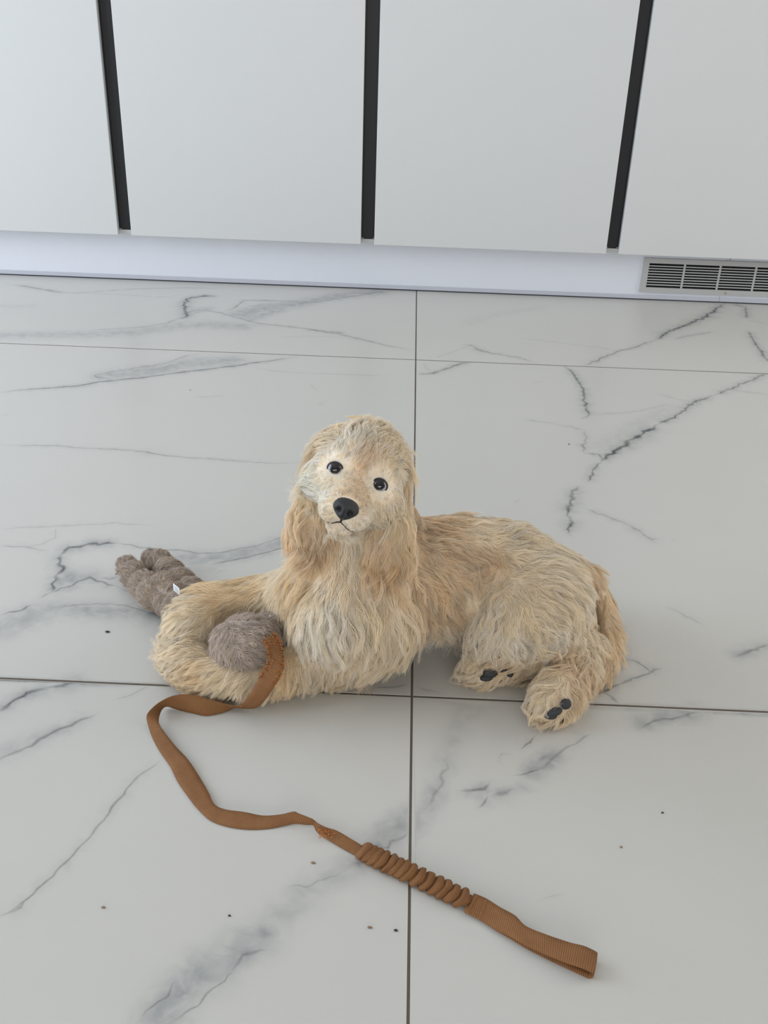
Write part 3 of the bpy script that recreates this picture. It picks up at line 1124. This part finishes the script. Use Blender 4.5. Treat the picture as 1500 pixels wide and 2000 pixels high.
def child(o):
    """keep world placement under the dog"""
    o.matrix_parent_inverse = Matrix.Translation(-dog.location)
    return o


bm = bmesh.new()
# trunk
chain(bm, [(668, 1195, .105, .060), (720, 1160, .112, .071), (790, 1128, .110, .077), (880, 1122, .104, .080), (980, 1132, .100, .078),
           (1048, 1160, .092, .073), (1085, 1190, .076, .050)])
# chest and neck
chain(bm, [(660, 1200, .10, .058), (605, 1212, .060, .040)])
tapered(bm, (-.055, .060, .225), (-.062, .050, .155), .046, .058)
tapered(bm, (-.062, .050, .155), P(690, 1185, .108), .058, .064)
# near fore leg
chain(bm, [(745, 1195, .10, .055), (705, 1256, .055, .040), (610, 1290, .037, .030), (490, 1322, .030, .025), (400, 1316, .028, .026), (362, 1287, .032, .03), (355, 1262, .03, .026)])
# far fore leg
chain(bm, [(628, 1150, .12, .046), (575, 1174, .072, .041), (490, 1178, .060, .034), (420, 1183, .060, .031), (388, 1207, .056, .031), (366, 1243, .046, .03)])
# near hind leg
chain(bm, [(1055, 1170, .10, .064), (1005, 1205, .085, .060), (985, 1225, .075, .050)])
chain(bm, [(985, 1225, .075, .046), (1070, 1250, .058, .038), (1134, 1260, .044, .027), (1118, 1310, .035, .027), (1092, 1352, .030, .028), (1075, 1372, .026, .024)])
# far hind leg
chain(bm, [(1050, 1220, .07, .05), (1030, 1275, .035, .028), (980, 1288, .030, .026), (942, 1300, .026, .024)])
# tail
chain(bm, [(1100, 1120, .085, .024), (1148, 1122, .068, .016), (1170, 1160, .050, .015), (1186, 1212, .034, .0145), (1190, 1265, .024, .014), (1178, 1308, .018, .012), (1158, 1330, .015, .009)])

# head frame
mid_eye = P(698, 932, .310)
vdir = CAM_LOC - mid_eye; vdir /= np.linalg.norm(vdir)
u0 = .349 * cam_r + .942 * cam_u
u0 -= vdir * (u0 @ vdir); u0 /= np.linalg.norm(u0)
dl = math.radians(9.5)
h_f = math.cos(dl) * vdir - math.sin(dl) * u0
h_u = math.cos(dl) * u0 + math.sin(dl) * vdir
h_r = np.cross(h_f, h_u)      # towards image left or right
if h_r @ cam_r < 0: h_r = -h_r
h_o = mid_eye - .040 * h_f - .010 * h_u


def hp(x, f, u): return h_o + x * h_r + f * h_f + u * h_u


HX = (h_r, h_f, h_u)
ellipsoid(bm, hp(0, -.012, .016), HX, (.050, .060, .046))       # skull
ellipsoid(bm, hp(0, -.002, .030), HX, (.038, .040, .030))       # dome
ellipsoid(bm, hp(-.026, .018, -.006), HX, (.027, .032, .032))   # cheeks
ellipsoid(bm, hp(.026, .018, -.006), HX, (.027, .032, .032))
ellipsoid(bm, hp(-.022, .026, .024), HX, (.018, .016, .012))    # brows
ellipsoid(bm, hp(.022, .026, .024), HX, (.018, .016, .012))
for k in range(9):                                              # muzzle
    t = k / 8
    f_ = .030 + .062 * t
    ellipsoid(bm, hp(0, f_, -.008 - .004 * t), HX, (.024 - .005 * t, .016, .021 - .006 * t))
    ellipsoid(bm, hp(-.013, f_ - .004, -.021 - .003 * t), HX, (.019 - .003 * t, .015, .017 - .002 * t))   # flews
    ellipsoid(bm, hp(.013, f_ - .004, -.021 - .003 * t), HX, (.019 - .003 * t, .015, .017 - .002 * t))
    ellipsoid(bm, hp(0, f_ - .014, -.041 - .000 * t), HX, (.018 - .002 * t, .014, .011))                  # jaw
tapered(bm, hp(.004, -.032, -.004), (-.055, .060, .225), .045, .046)

body_me = fuse(bm, 'body', .0042, 7, .004)
# soften eye sockets and mark the nose seat
eyes_local = [(-.0262, .042, .0100), (.0262, .042, .0100)]
NOSE = hp(0, .105, -.0155)
body_bvh = bvh_of(body_me)

# ears: flat flaps hanging beside the cheeks
def ear_mesh(base, tip, fwd, w0, w1, thick):
    bm = bmesh.new()
    base, tip = np.array(base), np.array(tip)
    n = 12
    dn = tip - base
    L = np.linalg.norm(dn); dn /= L
    sd = np.cross(dn, fwd); sd /= np.linalg.norm(sd)
    out = np.cross(sd, dn)
    for k in range(n + 1):
        t = k / n
        w = w0 + (w1 - w0) * t
        w *= math.sqrt(max(.05, 1 - max(0, (t - .65) / .38) ** 2))
        c = base + dn * L * t + out * (.006 * math.sin(t * 3.0))
        ellipsoid(bm, c, (sd, out, dn), (w, thick, .010))
    return fuse(bm, 'ear', .004, 5)


# image-left ear hangs away from the cheek, image-right ear lies on the neck
down = np.array([0, 0, -1.0])
earL = ear_mesh(hp(-.042, -.012, .012), P(607, 1040, .238), h_f, .012, .027, .007)
earR = ear_mesh(hp(.041, -.012, .012), P(764, 1085, .205), h_f, .012, .028, .007)
bvhL, bvhR = bvh_of(earL), bvh_of(earR)

G_ = Guides()
g = lambda *a: G_.px(body_bvh, *a)
CR, TAN, LT, WH, DK, GO = (214, 192, 156), (194, 162, 120), (217, 204, 180), (225, 213, 194), (174, 138, 98), (202, 169, 120)
#   x,    y,   dx,  dy, len, lift, curl, droop, colour
# back and flank
g(830, 1025, 1, .15, 26, .30, .25, .1, DK)
g(870, 1045, 1, .22, 24, .30, .30, .1, TAN)
g(930, 1040, 1, .20, 22, .30, .25, .1, CR)
g(900, 1090, 1, .35, 24, .30, .35, .1, TAN)
g(950, 1090, .7, .7, 20, .35, .40, .1, DK)
g(850, 1110, .8, .5, 26, .30, .35, .15, TAN)
g(830, 1170, .55, .8, 32, .30, .35, .2, TAN)
g(880, 1180, .6, .8, 32, .30, .35, .2, TAN)
g(900, 1230, .2, 1, 42, .30, .30, .3, LT)
g(850, 1240, .1, 1, 46, .30, .30, .3, CR)
g(800, 1250, 0, 1, 38, .35, .30, .3, CR)
g(930, 1170, .4, .9, 26, .30, .30, .2, CR)
# rump with the whorl on the hip
g(985, 1060, .8, -.5, 22, .30, .2, .0, CR)
g(1030, 1060, 1, -.15, 24, .28, .2, .05, CR)
g(1025, 1108, 1, .05, 24, .28, .2, .05, CR)
g(1080, 1085, 1, .15, 26, .28, .2, .1, CR)
g(1100, 1140, .95, .25, 28, .28, .2, .15, CR)
g(1140, 1150, .8, .5, 28, .30, .25, .2, LT)
g(1050, 1170, .8, .55, 26, .28, .2, .1, CR)
g(998, 1108, .6, .4, 18, .8, .3, .0, CR)
g(985, 1145, -.2, 1, 24, .35, .3, .1, CR)
g(960, 1110, -.7, .4, 20, .35, .35, .1, TAN)
g(990, 1190, -.1, 1, 28, .40, .45, .15, CR)
g(950, 1215, -.6, .8, 28, .40, .4, .25, LT)
g(1040, 1215, .3, .95, 28, .45, .55, .15, CR)
g(1000, 1245, .3, .9, 28, .45, .55, .2, LT)
g(1100, 1195, .5, .8, 28, .40, .40, .2, CR)
# hock tufts and hind feet
g(1080, 1240, .4, .8, 34, .7, .9, .2, LT)
g(1130, 1240, .8, .4, 34, .7, .9, .2, CR)
g(1155, 1255, .9, .6, 30, .5, .8, .3, CR)
g(1110, 1275, -.2, 1, 24, .5, .6, .2, TAN)
g(1130, 1310, -.1, 1, 22, .5, .5, .2, TAN)
g(1085, 1330, -.5, .9, 26, .5, .5, .2, CR)
g(1065, 1365, -.7, .7, 21, .5, .5, .1, CR)
g(1120, 1350, .3, 1, 24, .5, .5, .2, TAN)
g(1000, 1285, -.7, .7, 26, .5, .5, .2, TAN)
g(950, 1285, -.9, .4, 24, .5, .5, .1, CR)
g(925, 1300, -1, .4, 20, .5, .45, .1, CR)
# tail
g(1150, 1130, .25, 1, 20, .15, .2, .2, DK)
g(1180, 1185, .25, 1, 24, .12, .2, .1, TAN)
g(1192, 1250, -.1, 1, 24, .12, .2, .1, TAN)
g(1185, 1300, -.5, .9, 24, .2, .2, .1, TAN)
# chest
g(640, 1120, .0, 1, 36, .35, .35, .25, CR)
g(600, 1140, -.6, .8, 34, .35, .3, .25, GO)
g(620, 1190, -.2, 1, 38, .40, .35, .3, LT)
g(665, 1180, .05, 1, 40, .40, .4, .3, LT)
g(720, 1170, .2, 1, 40, .35, .4, .3, CR)
g(770, 1140, .4, 1, 34, .30, .35, .25, TAN)
g(760, 1200, .2, 1, 38, .35, .35, .3, CR)
g(700, 1225, -.1, 1, 40, .40, .40, .3, CR)
g(640, 1240, -.1, 1, 36, .40, .4, .3, LT)
g(790, 1060, .7, .7, 28, .30, .3, .15, TAN)
# fore legs
g(680, 1275, 0, 1, 27, .35, .35, .3, CR)
g(620, 1290, .0, 1, 24, .35, .30, .3, CR)
g(560, 1300, -.25, 1, 24, .35, .25, .25, GO)
g(500, 1325, -.6, .8, 26, .35, .2, .2, CR)
g(440, 1325, -.9, .5, 26, .35, .2, .15, CR)
g(385, 1320, -1, .3, 20, .38, .2, .15, GO)
g(345, 1290, -1, .25, 18, .38, .2, .15, CR)
g(335, 1260, -1, -.1, 17, .38, .2, .1, CR)
g(355, 1230, -.9, .35, 19, .35, .25, .15, CR)
g(385, 1195, -1, .1, 28, .35, .25, .1, CR)
g(440, 1165, -1, .15, 28, .32, .25, .15, GO)
g(500, 1150, -.95, .25, 28, .32, .25, .15, GO)
g(555, 1120, -.8, .45, 30, .32, .25, .2, CR)
g(520, 1180, -.6, .8, 28, .35, .3, .25, CR)
# throat
g(690, 1090, 0, 1, 40, .40, .4, .35, CR)
g(650, 1090, -.2, 1, 40, .40, .4, .35, TAN)
g(730, 1090, .15, 1, 40, .40, .4, .35, CR)
g(800, 1030, .9, .35, 30, .3, .3, .2, DK)
# head: local points
def gh(x, f, u, dx, df, du, length, lift, curl, droop, col):
    q = hp(x, f, u)
    nn = body_bvh.find_nearest(Vector(q))[0]
    G_.add(np.array(nn), dx * h_r + df * h_f + du * h_u, length / 1000, lift, curl, droop, col)


BR, TN = (192, 154, 112), (200, 166, 124)
gh(0, .085, .000, 0, -1, .3, 4, .25, .1, 0, TN)
gh(0, .060, .008, 0, -1, .3, 5, .25, .1, 0, TN)
gh(0, .045, .018, 0, -.6, .8, 6, .25, .1, 0, BR)
gh(.004, .036, .034, .05, -.4, 1, 9, .3, .15, 0, BR)
gh(-.014, .075, -.002, -.5, -1, -.1, 4, .25, .1, 0, CR)
gh(.014, .075, -.002, .5, -1, -.1, 4, .25, .1, 0, TN)
for sx in (-1, 1):
    gh(sx * .022, .075, -.022, sx * .5, -.8, -.5, 4, .3, .1, 0, WH if sx < 0 else LT)
    gh(sx * .020, .060, -.030, sx * .6, -.6, -.7, 8, .3, .15, .1, WH if sx < 0 else LT)
    gh(sx * .030, .045, -.016, sx * .8, -.6, -.4, 9, .3, .15, .1, WH if sx < 0 else CR)
    gh(sx * .012, .090, -.036, sx * .4, -.5, -.7, 3.5, .25, .1, 0, (196, 178, 150))
    gh(sx * .042, .030, -.012, sx * .9, -.3, -.5, 24, .35, .25, .15, WH if sx < 0 else CR)
    gh(sx * .050, .012, -.020, sx * .8, -.1, -.8, 30, .3, .3, .2, CR)
    gh(sx * .052, -.004, .006, sx * .7, -.1, -.8, 36, .35, .4, .3, (194, 160, 114))
    gh(sx * .040, .020, -.040, sx * .5, -.1, -1, 28, .3, .3, .3, LT)
    gh(sx * .018, .045, .014, sx * .6, -.6, .5, 5, .25, .1, 0, LT)
    gh(sx * .030, .034, .026, sx * .7, -.5, .6, 10, .35, .2, 0, LT if sx < 0 else CR)
    gh(sx * .044, .020, .018, sx * .9, -.2, -.35, 24, .4, .3, .2, LT)
    gh(sx * .020, .030, .045, sx * .4, -.4, 1, 18, .45, .35, 0, LT if sx < 0 else CR)
    gh(sx * .038, .004, .044, sx * .9, -.1, .2, 34, .55, .4, .25, CR)
    gh(sx * .050, -.010, .030, sx * .7, -.1, -.5, 38, .45, .35, .4, (200, 168, 124))
    gh(sx * .020, .004, .062, sx * .35, -.1, 1, 30, .65, .5, .05, CR)
    gh(sx * .012, -.020, .064, sx * .2, -.4, .8, 32, .65, .5, .05, GO)
    gh(sx * .040, -.045, .03, sx * .7, -.5, -.2, 30, .3, .4, .2, GO)
gh(0, .034, .050, -.1, -.3, 1, 16, .4, .3, 0, LT)
gh(0, .010, .062, .1, -.2, 1, 30, .65, .5, .05, CR)
gh(0, .070, -.052, 0, -.4, -1, 14, .35, .2, .2, (190, 168, 138))
gh(0, .040, -.055, 0, -.2, -1, 30, .35, .3, .3, LT)
gh(0, -.06, .02, 0, -.6, -.8, 30, .3, .4, .2, GO)

eye_c = [hp(*e) for e in eyes_local]
for ex, ef, eu in eyes_local:
    for a in (.9, 2.2, 4.7):
        gh(ex + .0125 * math.cos(a), ef + .004, eu + .0125 * math.sin(a), math.cos(a), -.3, math.sin(a), 6, .3, .1, 0, (206, 182, 148))


PADS = ((958, 1314, .024, .0098, .0068, .1), (981, 1304, .030, .0078, .0060, .3), (950, 1324, .012, .0085, .0045, .1), (996, 1316, .015, .0045, .0045, 0),
        (1105, 1375, .030, .0072, .0066, .6), (1083, 1391, .020, .0098, .0052, .3), (1075, 1399, .008, .008, .004, 0))
pad_sites = []
for x, y, z, sx, sy, ang in PADS:
    h = cast(body_bvh, x, y)
    pad_sites.append((P(x, y, z) if h is None else h, (sx + sy) * .55))


def accept(p, q):
    k = np.ones(len(p), bool)
    for e in eye_c: k &= np.linalg.norm(p - e, axis=1) > .0096
    k &= np.linalg.norm(p - NOSE, axis=1) > .0130
    k &= p[:, 2] > .0055
    for q_, r_ in pad_sites: k &= np.linalg.norm(p - q_, axis=1) > r_
    return k


def head_weight(c):
    dh = np.linalg.norm(c - hp(0, .02, 0), axis=1)
    dm = np.linalg.norm(c - hp(0, .075, -.02), axis=1)
    return 1 + 1.3 * np.exp(-(dh / .075) ** 2) + 4.0 * np.exp(-(dm / .045) ** 2)


v_, n_, t_ = mesh_arrays(body_me)
_, _, skin_c = G_.eval(v_)
set_col(body_me, 'tint', np.clip(skin_c * .8, 0, 1))
child(obj('body', body_me, dog, m_skin))
FUR_N = 220000


strap_pts = [(P(*a) + P(*b)) / 2 for a, b in E1[2:16]] + [P(362, 1176, .060)]


def face_mod(p, d, a):
    d, a = d.copy(), a.copy()
    for e in eye_c:
        v = p - e
        r = np.linalg.norm(v, axis=1)
        k = np.clip((r - .009) / .018, 0, 1); k = k * k * (3 - 2 * k)
        rad = v / (r[:, None] + 1e-9)
        d[:] = d * k[:, None] + (rad + .35 * d) * (1 - k)[:, None]
        a[:, 0] *= .14 + .86 * k
        a[:, 1] *= .5 + .5 * k
        a[:, 2] *= .3 + .7 * k
    r = np.linalg.norm(p - NOSE, axis=1)
    k = np.clip((r - .016) / .022, 0, 1)
    for q in strap_pts:          # coat pressed flat by the strap
        k = np.clip((np.linalg.norm(p - q, axis=1) - .016) / .022, 0, 1)
        a[:, 0] = np.minimum(a[:, 0], .009 + .05 * k)
    a[:, 0] = np.minimum(a[:, 0], .0022 + k * .006 + np.clip((r - .038) / .02, 0, 1) * .05)
    return d, a
rp, rn = sample_surface(body_me, FUR_N, accept, head_weight)
fur = child(grow('coat', dog, m_fur, rp, rn, G_, 7, .00024, 8000, .90, .045, .085, 11, 1.15, mod=face_mod))
tag(fur, 'long wavy cream and golden fur')
# longer loose locks over the coat
gpt, gnr = sample_surface(body_me, 34000, accept, head_weight)
gl = child(grow('loose_locks', dog, m_fur, gpt, gnr, G_, 8, .00023, 1700, .95, .05, .10, 41, 1.5, mod=face_mod))
tag(gl, 'loose longer wavy locks')

# ear hair
for me_, bv, nm, spec, sd in ((earL, bvhL, 'L', -1, 21), (earR, bvhR, 'R', 1, 22)):
    ge = Guides()
    v_, n_, t_ = mesh_arrays(me_)
    c0, c1 = v_.min(0), v_.max(0)
    top = v_[v_[:, 2] > c1[2] - .012].mean(0); bot = v_[v_[:, 2] < c0[2] + .012].mean(0)
    base_d = (bot - top) / np.linalg.norm(bot - top)
    outw = h_r * spec
    for t in (0, .3, .6, 1.0):
        for s in (-1, 0, 1):
            q = top + (bot - top) * t + h_r * s * .02
            nn = np.array(bv.find_nearest(Vector(q))[0])
            col = [(208, 180, 138), (196, 164, 120), (186, 150, 104), (184, 148, 104)][int(t * 3)]
            if s * spec < 0: col = tuple(min(255, c + 14) for c in col)
            dd = base_d + outw * ((.35 if s * spec > 0 else -.05) * (.25 + .75 * min(1, t * 2)) - .38 * max(0, t - .45))
            ge.add(nn, dd, (.034 + .016 * t), .28, .55, .35, col)
    _, _, sc = ge.eval(v_)
    set_col(me_, 'tint', np.clip(sc * .95, 0, 1))
    er = child(obj('ear', me_, dog, m_skin))
    q, qn = sample_surface(me_, 17000, lambda p_, q_: ((p_ - top) @ base_d) > .002)
    ef = grow('ear_fur', er, m_fur, q, qn, ge, 9, .00024, 520, .90, .04, .09, sd, 1.1)
    tag(ef, 'long wavy golden ear fur')

# eyes
m_eye = plain('dark_brown_eye', (0.008, 0.006, 0.006), .06, .6, .2, 60)
m_white = plain('eye_white', (0.34, 0.33, 0.34), .12, .5, .05, 60)
m_rim = plain('dark_eyelid_skin', (0.016, 0.012, 0.012), .5, .4, .1, 200)
for e in eye_c:
    bm = bmesh.new()
    bmesh.ops.create_uvsphere(bm, u_segments=32, v_segments=24, radius=.0090)
    gaze = CAM_LOC + np.array([0, 0, .25]) - e; gaze /= np.linalg.norm(gaze)
    for f in bm.faces:
        cdir = np.array(f.calc_center_median()); cdir /= np.linalg.norm(cdir)
        f.material_index = 0 if cdir @ gaze > math.cos(math.radians(46)) else 1
        f.smooth = True
    me = bpy.data.meshes.new('eye'); bm.to_mesh(me); bm.free()
    o = obj('eye', me, dog, m_eye); me.materials.append(m_white)
    o.location = e - h_f * .0022
    child(o)
    # lids: a ring around the ball
    verts, faces = [], []
    NU, NV = 36, 8
    for i in range(NU):
        a = 2 * math.pi * i / NU
        rr = .0078 * (1 if math.sin(a) > 0 else .97)
        c_ = np.array(e) + h_r * math.cos(a) * rr * 1.04 + h_u * math.sin(a) * rr * .93 + h_f * (.0026 - .0018 * abs(math.cos(a)))
        rad = c_ - np.array(e); rad -= h_f * (rad @ h_f); rad /= np.linalg.norm(rad)
        for j in range(NV):
            b_ = 2 * math.pi * j / NV
            verts.append(c_ + (rad * math.cos(b_) * .0018 + h_f * math.sin(b_) * .0015))
    for i in range(NU):
        for j in range(NV):
            faces.append((i * NV + j, ((i + 1) % NU) * NV + j, ((i + 1) % NU) * NV + (j + 1) % NV, i * NV + (j + 1) % NV))
    child(obj('eyelid', mesh_from('eyelid', verts, faces, True), dog, m_rim))

# nose
m_nose = plain('black_nose_leather', (0.012, 0.0125, 0.014), .42, .5, .25, 300, .5, 1400)
bm = bmesh.new()
bmesh.ops.create_icosphere(bm, subdivisions=5, radius=1.0)
for v in bm.verts:
    x, f_, u = v.co.x, v.co.y, v.co.z
    wdt = 1.0 - .34 * max(0, -u) ** 1.3 + .06 * u
    X = x * .0142 * wdt
    U = u * .0120
    F = f_ * .0098
    if f_ > 0:
        for s in (-1, 1):    # nostrils
            dd = math.hypot((X - s * .0059) / .0030, (U + .0016) / .0036)
            F -= .0060 * math.exp(-dd ** 2 * 1.3)
            d2 = math.hypot((X - s * .0091) / .0026, (U + .0044) / .0020)
            F -= .0025 * math.exp(-d2 ** 2)
        F -= .0016 * math.exp(-(X / .0009) ** 2) * (1 if u < .1 else 0)
    F -= .0035 * max(0, u) ** 2
    v.co = Vector(h_r * X + h_f * F + h_u * U)
me = bpy.data.meshes.new('nose'); bm.to_mesh(me); bm.free()
me.polygons.foreach_set('use_smooth', [True] * len(me.polygons))
o = obj('nose', me, dog, m_nose); o.location = NOSE; child(o)

# mouth line between the lips
def skin_path(name, pts, r0, mat):
    verts, faces = [], []
    pts = catmull(pts, 5)
    surf = []
    for p in pts:
        co, nn, _, _ = body_bvh.find_nearest(Vector(p))
        surf.append((np.array(co), np.array(nn)))
    NV = 6
    n = len(surf)
    for i, (c_, nn) in enumerate(surf):
        t = surf[min(i + 1, n - 1)][0] - surf[max(i - 1, 0)][0]
        t /= np.linalg.norm(t) + 1e-9
        b_ = np.cross(nn, t)
        r = r0 * math.sin(math.pi * (.1 + .8 * i / (n - 1)))
        for j in range(NV):
            a = 2 * math.pi * j / NV
            verts.append(c_ + nn * (.0008 + .4 * r * math.sin(a)) + b_ * r * math.cos(a))
    for i in range(n - 1):
        for j in range(NV):
            faces.append((i * NV + j, (i + 1) * NV + j, (i + 1) * NV + (j + 1) % NV, i * NV + (j + 1) % NV))
    return child(obj(name, mesh_from(name, verts, faces, True), dog, mat))


skin_path('mouth', [hp(-.028, .070, -.038), hp(-.014, .088, -.0345), hp(-.003, .094, -.032), hp(.003, .094, -.032), hp(.014, .088, -.0355), hp(.026, .072, -.043)], .0010, m_rim)
skin_path('lip_cleft', [hp(0, .100, -.027), hp(0, .097, -.0295), hp(0, .094, -.032)], .0014, m_rim)

# paw pads
m_pad = plain('dark_grey_paw_pad', (0.030, 0.030, 0.032), .6, .4, .3, 300, .5, 900)
for x, y, z, sx, sy, ang in PADS:
    h = cast(body_bvh, x, y)
    c_ = P(x, y, z) if h is None else h
    vd = CAM_LOC - c_; vd /= np.linalg.norm(vd)
    a1 = math.cos(ang) * cam_r + math.sin(ang) * cam_u
    a2 = -math.sin(ang) * cam_r + math.cos(ang) * cam_u
    bm = bmesh.new()
    ellipsoid(bm, (0, 0, 0), (a1, a2, np.cross(a1, a2)), (sx, sy, .0055))
    me = bpy.data.meshes.new('paw_pad'); bm.to_mesh(me); bm.free()
    me.polygons.foreach_set('use_smooth', [True] * len(me.polygons))
    o = obj('paw_pad', me, dog, m_pad); o.location = c_ + vd * .007; o.location.z = max(o.location.z, .006)
    child(o)

# ------------------------------------------------------------------ plush toy
toy = thing('plush_toy', 'grey-brown quilted plush dog toy pinned under the front paws', 'toy', None, tuple(P(360, 1190, 0)))


def tchild(o):
    o.matrix_parent_inverse = Matrix.Translation(-toy.location)
    return o


bm = bmesh.new()
for a, b_ in (((248, 1106, .020), .014), ((263, 1122, .023), .019), ((283, 1143, .025), .021), ((300, 1160, .026), .0215)):
    bmesh.ops.create_icosphere(bm, subdivisions=3, radius=b_, matrix=Matrix.Translation(P(*a)))
for a, b_ in (((296, 1092, .022), .0135), ((312, 1100, .024), .0185), ((330, 1118, .026), .021)):
    bmesh.ops.create_icosphere(bm, subdivisions=3, radius=b_, matrix=Matrix.Translation(P(*a)))
for a, b_ in (((322, 1150, .026), .023), ((350, 1140, .026), .022), ((335, 1172, .026), .024), ((372, 1160, .026), .023),
              ((352, 1190, .026), .024), ((385, 1180, .026), .024), ((400, 1195, .028), .026), ((430, 1215, .032), .03)):
    bmesh.ops.create_icosphere(bm, subdivisions=3, radius=b_, matrix=Matrix.Translation(P(*a)))
ellipsoid(bm, P(480, 1259, .064), (cam_r, cam_u, cam_f), (.041, .035, .036))
ellipsoid(bm, P(518, 1228, .066), (cam_r, cam_u, cam_f), (.022, .016, .022))
toy_me = fuse(bm, 'plush_body', .0038, 2, .002)
toy_bvh = bvh_of(toy_me)
GT = Guides()
GREY, GREY2 = (130, 110, 94), (110, 91, 75)
for x, y, dx, dy, l in ((250, 1105, -1, -.5, 9), (280, 1140, -.8, -.6, 9), (310, 1165, -.5, .8, 9), (300, 1092, -.3, -1, 9), (330, 1115, .8, -.5, 9),
                        (340, 1145, .3, -.6, 9), (370, 1150, 1, -.2, 9), (340, 1185, -.6, .8, 9), (385, 1180, .6, .6, 9)):
    GT.px(toy_bvh, x, y, dx, dy, l, .8, .5, .1, GREY2)
for x, y, dx, dy in ((440, 1240, .2, .6), (480, 1230, .8, .2), (520, 1225, 1, -.1), (450, 1280, .1, 1), (500, 1285, .4, 1), (530, 1250, 1, .4), (480, 1260, .6, .6)):
    GT.px(toy_bvh, x, y, dx, dy, 14, .9, .5, .1, GREY)
v_, n_, t_ = mesh_arrays(toy_me)
_, _, sc = GT.eval(v_)
set_col(toy_me, 'tint', np.clip(sc * .8, 0, 1))
tchild(obj('plush_body', toy_me, toy, m_skin))
rp, rn = sample_surface(toy_me, 42000, lambda p, q: p[:, 2] > .003)
tf = tchild(grow('plush_pile', toy, m_plush, rp, rn, GT, 5, .00020, 4200, .7, .14, .10, 31))
tag(tf, 'short grey-brown plush pile')
# sewn-in care tag
tg = [P(338, 1139, .062), P(350, 1149, .061), P(351, 1162, .054), P(339, 1153, .056)]
me = mesh_from('care_tag', [*tg, *[q + np.array([0, .0006, -.0006]) for q in tg]],
               [(0, 1, 2, 3), (7, 6, 5, 4), (0, 4, 5, 1), (1, 5, 6, 2), (2, 6, 7, 3), (3, 7, 4, 0)])
tagm, nt, b = new_mat('white_satin_tag')
b.inputs['Base Color'].default_value = (.72, .74, .76, 1); b.inputs['Roughness'].default_value = .4
ct = tchild(obj('care_tag', me, toy, tagm))
tag(ct, 'small white care tag')
m_print = plain('grey_print', (.30, .31, .34), .6, .2, .1)
def bil(s, t): return (tg[0] * (1 - s) + tg[1] * s) * (1 - t) + (tg[3] * (1 - s) + tg[2] * s) * t
nrm_t = np.cross(tg[1] - tg[0], tg[3] - tg[0]); nrm_t /= np.linalg.norm(nrm_t)
if nrm_t @ (CAM_LOC - tg[0]) < 0: nrm_t = -nrm_t
bm = bmesh.new()
for t in (.25, .42, .59, .76):
    q = [bm.verts.new(Vector(bil(s, t_) + nrm_t * .0002)) for s, t_ in ((.18, t), (.8, t), (.8, t + .06), (.18, t + .06))]
    bm.faces.new(q)
me = bpy.data.meshes.new('printed_lines'); bm.to_mesh(me); bm.free()
po = obj('printed_lines', me, ct, m_print)
po.matrix_parent_inverse = Matrix.Translation(-toy.location) if False else Matrix.Identity(4)

# ------------------------------------------------------------------ crumbs on the floor
m_cr1 = plain('dark_crumb', (.02, .018, .016), .7)
m_cr2 = plain('pale_crumb', lin(170, 160, 135), .7)
m_cr3 = plain('tan_crumb', lin(128, 104, 78), .7)
cr = [(210, 1235, 2.4, m_cr1, 'black seed-like speck on the tile left of the paws', 1.6), (227, 1121, 3.0, m_cr2, 'pale round crumb left of the plush toy', 1.0),
      (371, 762, 2.0, m_cr2, 'pale crumb on the tile behind, left of the head', 1.1), (1294, 1588, 1.6, m_cr1, 'dark speck on the lower right tile', 1.2),
      (773, 1818, 1.9, m_cr1, 'dark grey crumb near the grout beside the gathered strap', 1.3), (722, 1812, 2.0, m_cr3, 'tan crumb below the gathered strap', 1.5),
      (612, 1686, 1.9, m_cr3, 'tan flake below the twisted strap', 1.6), (1213, 1655, 1.6, m_cr3, 'small brown crumb on the lower right tile', 1.1),
      (202, 1773, 1.6, m_cr3, 'small tan flake on the lower left tile', 1.8), (448, 1789, 1.6, m_cr1, 'small dark crumb on the lower left tile', 1.1),
      (1111, 868, 1.8, m_cr3, 'orange-brown crumb beside the dark vein on the right tile', 1.4)]
for i, (x, y, r_, m_, lab, el) in enumerate(cr):
    q = P(x, y, 0)
    o = blob('crumb', None, (q[0], q[1], r_ * .00045), r_ * .0008 * el, r_ * .0008 * .8, r_ * .00045, m_, .5, i + 2, 2)
    tag(o, lab, 'crumb', 'crumbs scattered on the floor')
